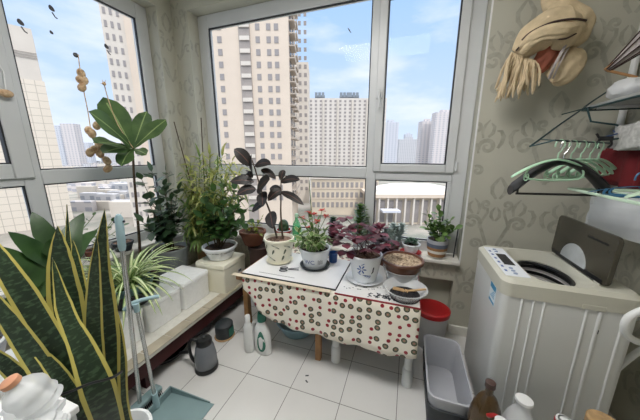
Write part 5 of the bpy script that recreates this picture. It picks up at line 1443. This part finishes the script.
# rectangular clip rack with things on it
ck = thing('clip_rack', 'pale green rectangular drying frame at the right edge above the open lid', 'rack', (1.0, 1.42, 1.375))
mb = MB(); mb.tube([(-.19, .28, 0), (.23, .28, 0), (.23, -.3, 0), (-.19, -.3, 0)], .007, close=True, seg=8); mb.build('frame', 'mint2', ck)
for x in (-.05, .09):
    mb = MB(); mb.tube([(x, .28, 0), (x, -.3, 0)], .005); mb.build('crossbar', 'mint2', ck)
mb = MB(); mb.tube([(.02, 0, .0), (.05, .1, .1), (.275, .15, .18)], .004); mb.build('hang_wire', 'wire', ck)
hanger('pale green hanger lying on the drying frame at the right edge', (1.0, 1.36, 1.50), radians(14), 'mint2', .40, .05, drop=.06, loops=False)
for k, (x, y, z, r) in enumerate(((.93, 1.46, 1.475, 8), (1.0, 1.52, 1.47, -6), (1.05, 1.3, 1.47, 20))):
    hanger(('blue wire hanger laid nearest the window on the drying frame', 'blue wire hanger laid in the middle of the drying frame', 'blue wire hanger laid nearest the camera on the drying frame')[k], (x, y, z), radians(r), 'bluewire', .36, .03, .0032, .055, True, False)
bg_ = thing('plastic_bag', 'translucent white plastic bag with a blue drawstring under the drying frame', 'bag', (1.165, 1.86, 1.10))
mb = MB(); secs = []
for i in range(9):
    t = i/8; w_ = .175-.02*sin(pi*t); d_ = .045+.02*sin(pi*t)
    secs.append([(x*(1+.03*sin(9*t+k)), y*(1+.2*sin(7*t+k*1.7)), t*.255) for k, (x, y) in enumerate(rrect(-w_, w_, -d_, d_, .03, 4))])
loft(mb, secs, cap1=False); o = mb.build('bag', 'frost', bg_); bg_.rotation_euler = (0, 0, radians(-70))
mb = MB(); mb.tube(smooth([(-.17, -.05, .25), (-.06, -.062, .236), (.06, -.062, .242), (.17, -.05, .23)]), .004); mb.tube(smooth([(-.165, -.05, .246), (-.15, -.06, .21), (-.13, -.06, .235)]), .004); mb.build('drawstring', 'bluewire', bg_)

def cloth(name, label, cat, loc, size, m, seed, waves=5, amp=.018):
    o = thing(name, label, cat, loc); W_, D_, H_ = size; mb = MB(); secs = []
    for i in range(13):
        t = i/12; ring = []
        for k in range(32):
            a = 2*pi*k/32; y = W_/2*math.copysign(abs(cos(a))**.6, cos(a)); x = D_/2*math.copysign(abs(sin(a))**.8, sin(a))
            x += amp*sin(y/W_*2*pi*waves+seed+t*1.5)*(1-.5*t); y *= 1-.12*t+.03*sin(t*6+seed)
            ring.append((x, y, H_*t+.012*sin(y*20+seed)))
        secs.append(ring)
    loft(mb, secs); mb.build('cloth', m, o, angle=180); return o
cloth('red_garment', 'dark red garment hanging on the right wall behind the mint hangers', 'clothes', (1.16, 1.98, 1.385), (.34, .07, .20), 'cloth_red', 1)
cloth('white_cloth', 'white knitted cloth hanging in folds above the dark red garment', 'clothes', (1.135, 1.80, 1.585), (.40, .10, .13), 'cloth_white', 3, 7, .022)
cloth('navy_cloth', 'navy garment hanging at the right edge in front of the dark red one', 'clothes', (1.17, 1.60, 1.44), (.24, .06, .14), 'cloth_navy', 5)
mb = MB(); mb.tube([(1.24, 1.2, 1.76), (1.24, 2.05, 1.76)], .006); 
for y in (1.25, 2.0): mb.tube([(1.24, y, 1.76), (XR-.001, y, 1.775)], .005)
tag(mb.build('clothes_rail', 'steel'), 'thin metal rail on the right wall holding the hanging garments', 'rail')
pg = thing('clothes_peg', 'black double clip hanging left of the white knitted cloth', 'peg', (1.030,1.920,1.641))
mb = MB(); mb.box(-.03, .03, -.006, .006, -.012, .012); mb.tube(smooth([(-.02, 0, 0), (-.035, 0, -.03), (-.02, 0, -.055)]), .006); mb.tube(smooth([(.02, 0, 0), (.03, 0, -.03), (.018, 0, -.05)]), .006); mb.tube([(-.03, 0, .005), (-.045, 0, .028)], .006); mb.build('clip', 'black', pg)
mb = MB(); mb.tube([(.0, 0, .01), (.06, .03, .025), (.09, .12, .05)], .004); mb.build('cord', 'blue', pg)
# folded umbrella, cap and bag on the shelf
um = thing('umbrella', 'half folded grey umbrella with dark ribs on the shelf at the upper right', 'umbrella', (1.009,1.998,2.014))
tipv = (V3((1.145,1.982,2.159))-V3((1.009,1.998,2.014))).normalized(); T = tipv.to_track_quat('Z', 'Y').to_matrix()
mb = MB(); rings = []; N = 48
for i in range(9):
    t = i/8; rr_ = .01+.085*t
    rings.append([mb.bm.verts.new(T @ V3((rr_*(1-.22*abs(sin(4*a)))*cos(a), rr_*(1-.22*abs(sin(4*a)))*sin(a), .40*t))) for a in [2*pi*k/N for k in range(N)]])
for i in range(8):
    for k in range(N): j = (k+1) % N; mb.face([rings[i][k], rings[i][j], rings[i+1][j], rings[i+1][k]])
mb.build('canopy', 'cloth_grey', um, recalc=True)
for k in range(8):
    a = pi*k/4; mb = MB(); mb.tube([T @ V3((.012*cos(a), .012*sin(a), 0)), T @ V3((.098*cos(a), .098*sin(a), .40))], .0035, seg=6); mb.build('rib', 'stripe', um)
mb = MB(); mb.tube([V3((-.01, 0, .004)), T @ V3((0, 0, .42))], .008); mb.tube([(-.0, 0, 0), (.05, -.03, -.03), (.10, -.06, -.06)], .007); mb.build('stick', 'wood', um)
cp_ = thing('cap', 'black knitted cap with a white stripe on the shelf at the right edge', 'hat', (1.13, 1.72, 1.847))
mb = MB(); mb.lathe([(.09, 0), (.098, .01), (.1, .035), (.1, .05), (.095, .075), (.07, .1), (.03, .115), (.004, .118)], mats=[0, 0, 1, 0, 0, 0, 0, 0], seg=30); mb.build('cap', ['cloth_navy', 'cloth_white'], cp_)
wb_ = thing('plastic_bag', 'crumpled clear plastic bag on the end of the shelf below the umbrella', 'bag', (1.10, 1.98, 1.85))
mb = MB(); mb.ell((0, 0, .055), (.075, .09, .055), u=20, v=12)
for v in mb.bm.verts: v.co += V3((mnoise.noise(v.co*30), mnoise.noise(v.co*30+V3((5, 0, 0))), mnoise.noise(v.co*30+V3((0, 7, 0)))*.4))*.02
mb.build('bag', 'frost', wb_)

# stickers and hooks on the glass
for k, (p, lb_) in enumerate((((-2.506,1.144,2.403), 'small dark leaf sticker on the left window glass, leftmost'), ((-2.506,1.330,2.570), 'small dark leaf sticker highest on the left window glass'), ((-2.506,1.302,2.406), 'tiny pale sticker below the highest one on the left window glass'), ((-2.506,1.665,2.443), 'small dark leaf sticker on the left window glass near the beige tower'))):
    o = thing('window_sticker', lb_, 'sticker', p)
    mb = MB(); s_ = .4 if k == 2 else .65
    n_ = 14; T = Matrix.Rotation(.6, 3, 'X')
    loft(mb, [[T @ V3((x, .022*s_*cos(2*pi*i/n_), .03*s_*sin(2*pi*i/n_)*(1+.3*cos(2*pi*i/n_)))) for i in range(n_)] for x in (0, .004)]); mb.build('leaf', 'sticker', o)
    if k != 2:
        mb = MB(); mb.tube([(.002, .0, -.025), (.004, .012, -.05), (.003, .024, -.055)], .004); mb.build('tail', 'sticker', o)
o = thing('window_sticker', 'tiny dark bird shaped mark high on the glass of the far window', 'sticker', (-0.572,2.398,2.595))
mb = MB(); mb.tube([(-.012, 0, .018), (0, 0, 0), (.016, 0, -.024)], [.002, .005, .002]); mb.build('mark', 'sticker', o)
cd = thing('hanging_pod', 'white cord loop with a brown pod hanging on the left window sash', 'cord', (-2.474,1.006,2.122))
LC = lambda p: local(cd, p)
mb = MB(); mb.tube(smooth([V3((-.003, -.03, .0)), LC((-2.460,0.989,2.058)), LC((-2.450,0.981,1.986)), LC((-2.450,0.977,1.938))]), .004); mb.tube(smooth([V3((-.003, -.03, .0)), LC((-2.460,0.952,2.059)), LC((-2.450,0.933,1.974)), LC((-2.450,0.966,1.947))]), .004); mb.build('cord', 'white', cd)
mb = MB(); mb.ell(LC((-2.445,0.972,1.925)), (.025, .035, .024)); mb.build('pod', 'pod', cd)

S.view_settings.view_transform = 'Standard'; S.view_settings.look = 'None'
S.view_settings.exposure = .5; S.view_settings.gamma = 1; S.view_settings.use_curve_mapping = False
try:
    S.cycles.max_bounces = 10; S.cycles.diffuse_bounces = 6; S.cycles.transparent_max_bounces = 24; S.cycles.sample_clamp_indirect = 6
    S.cycles.use_denoising = True
except Exception: pass
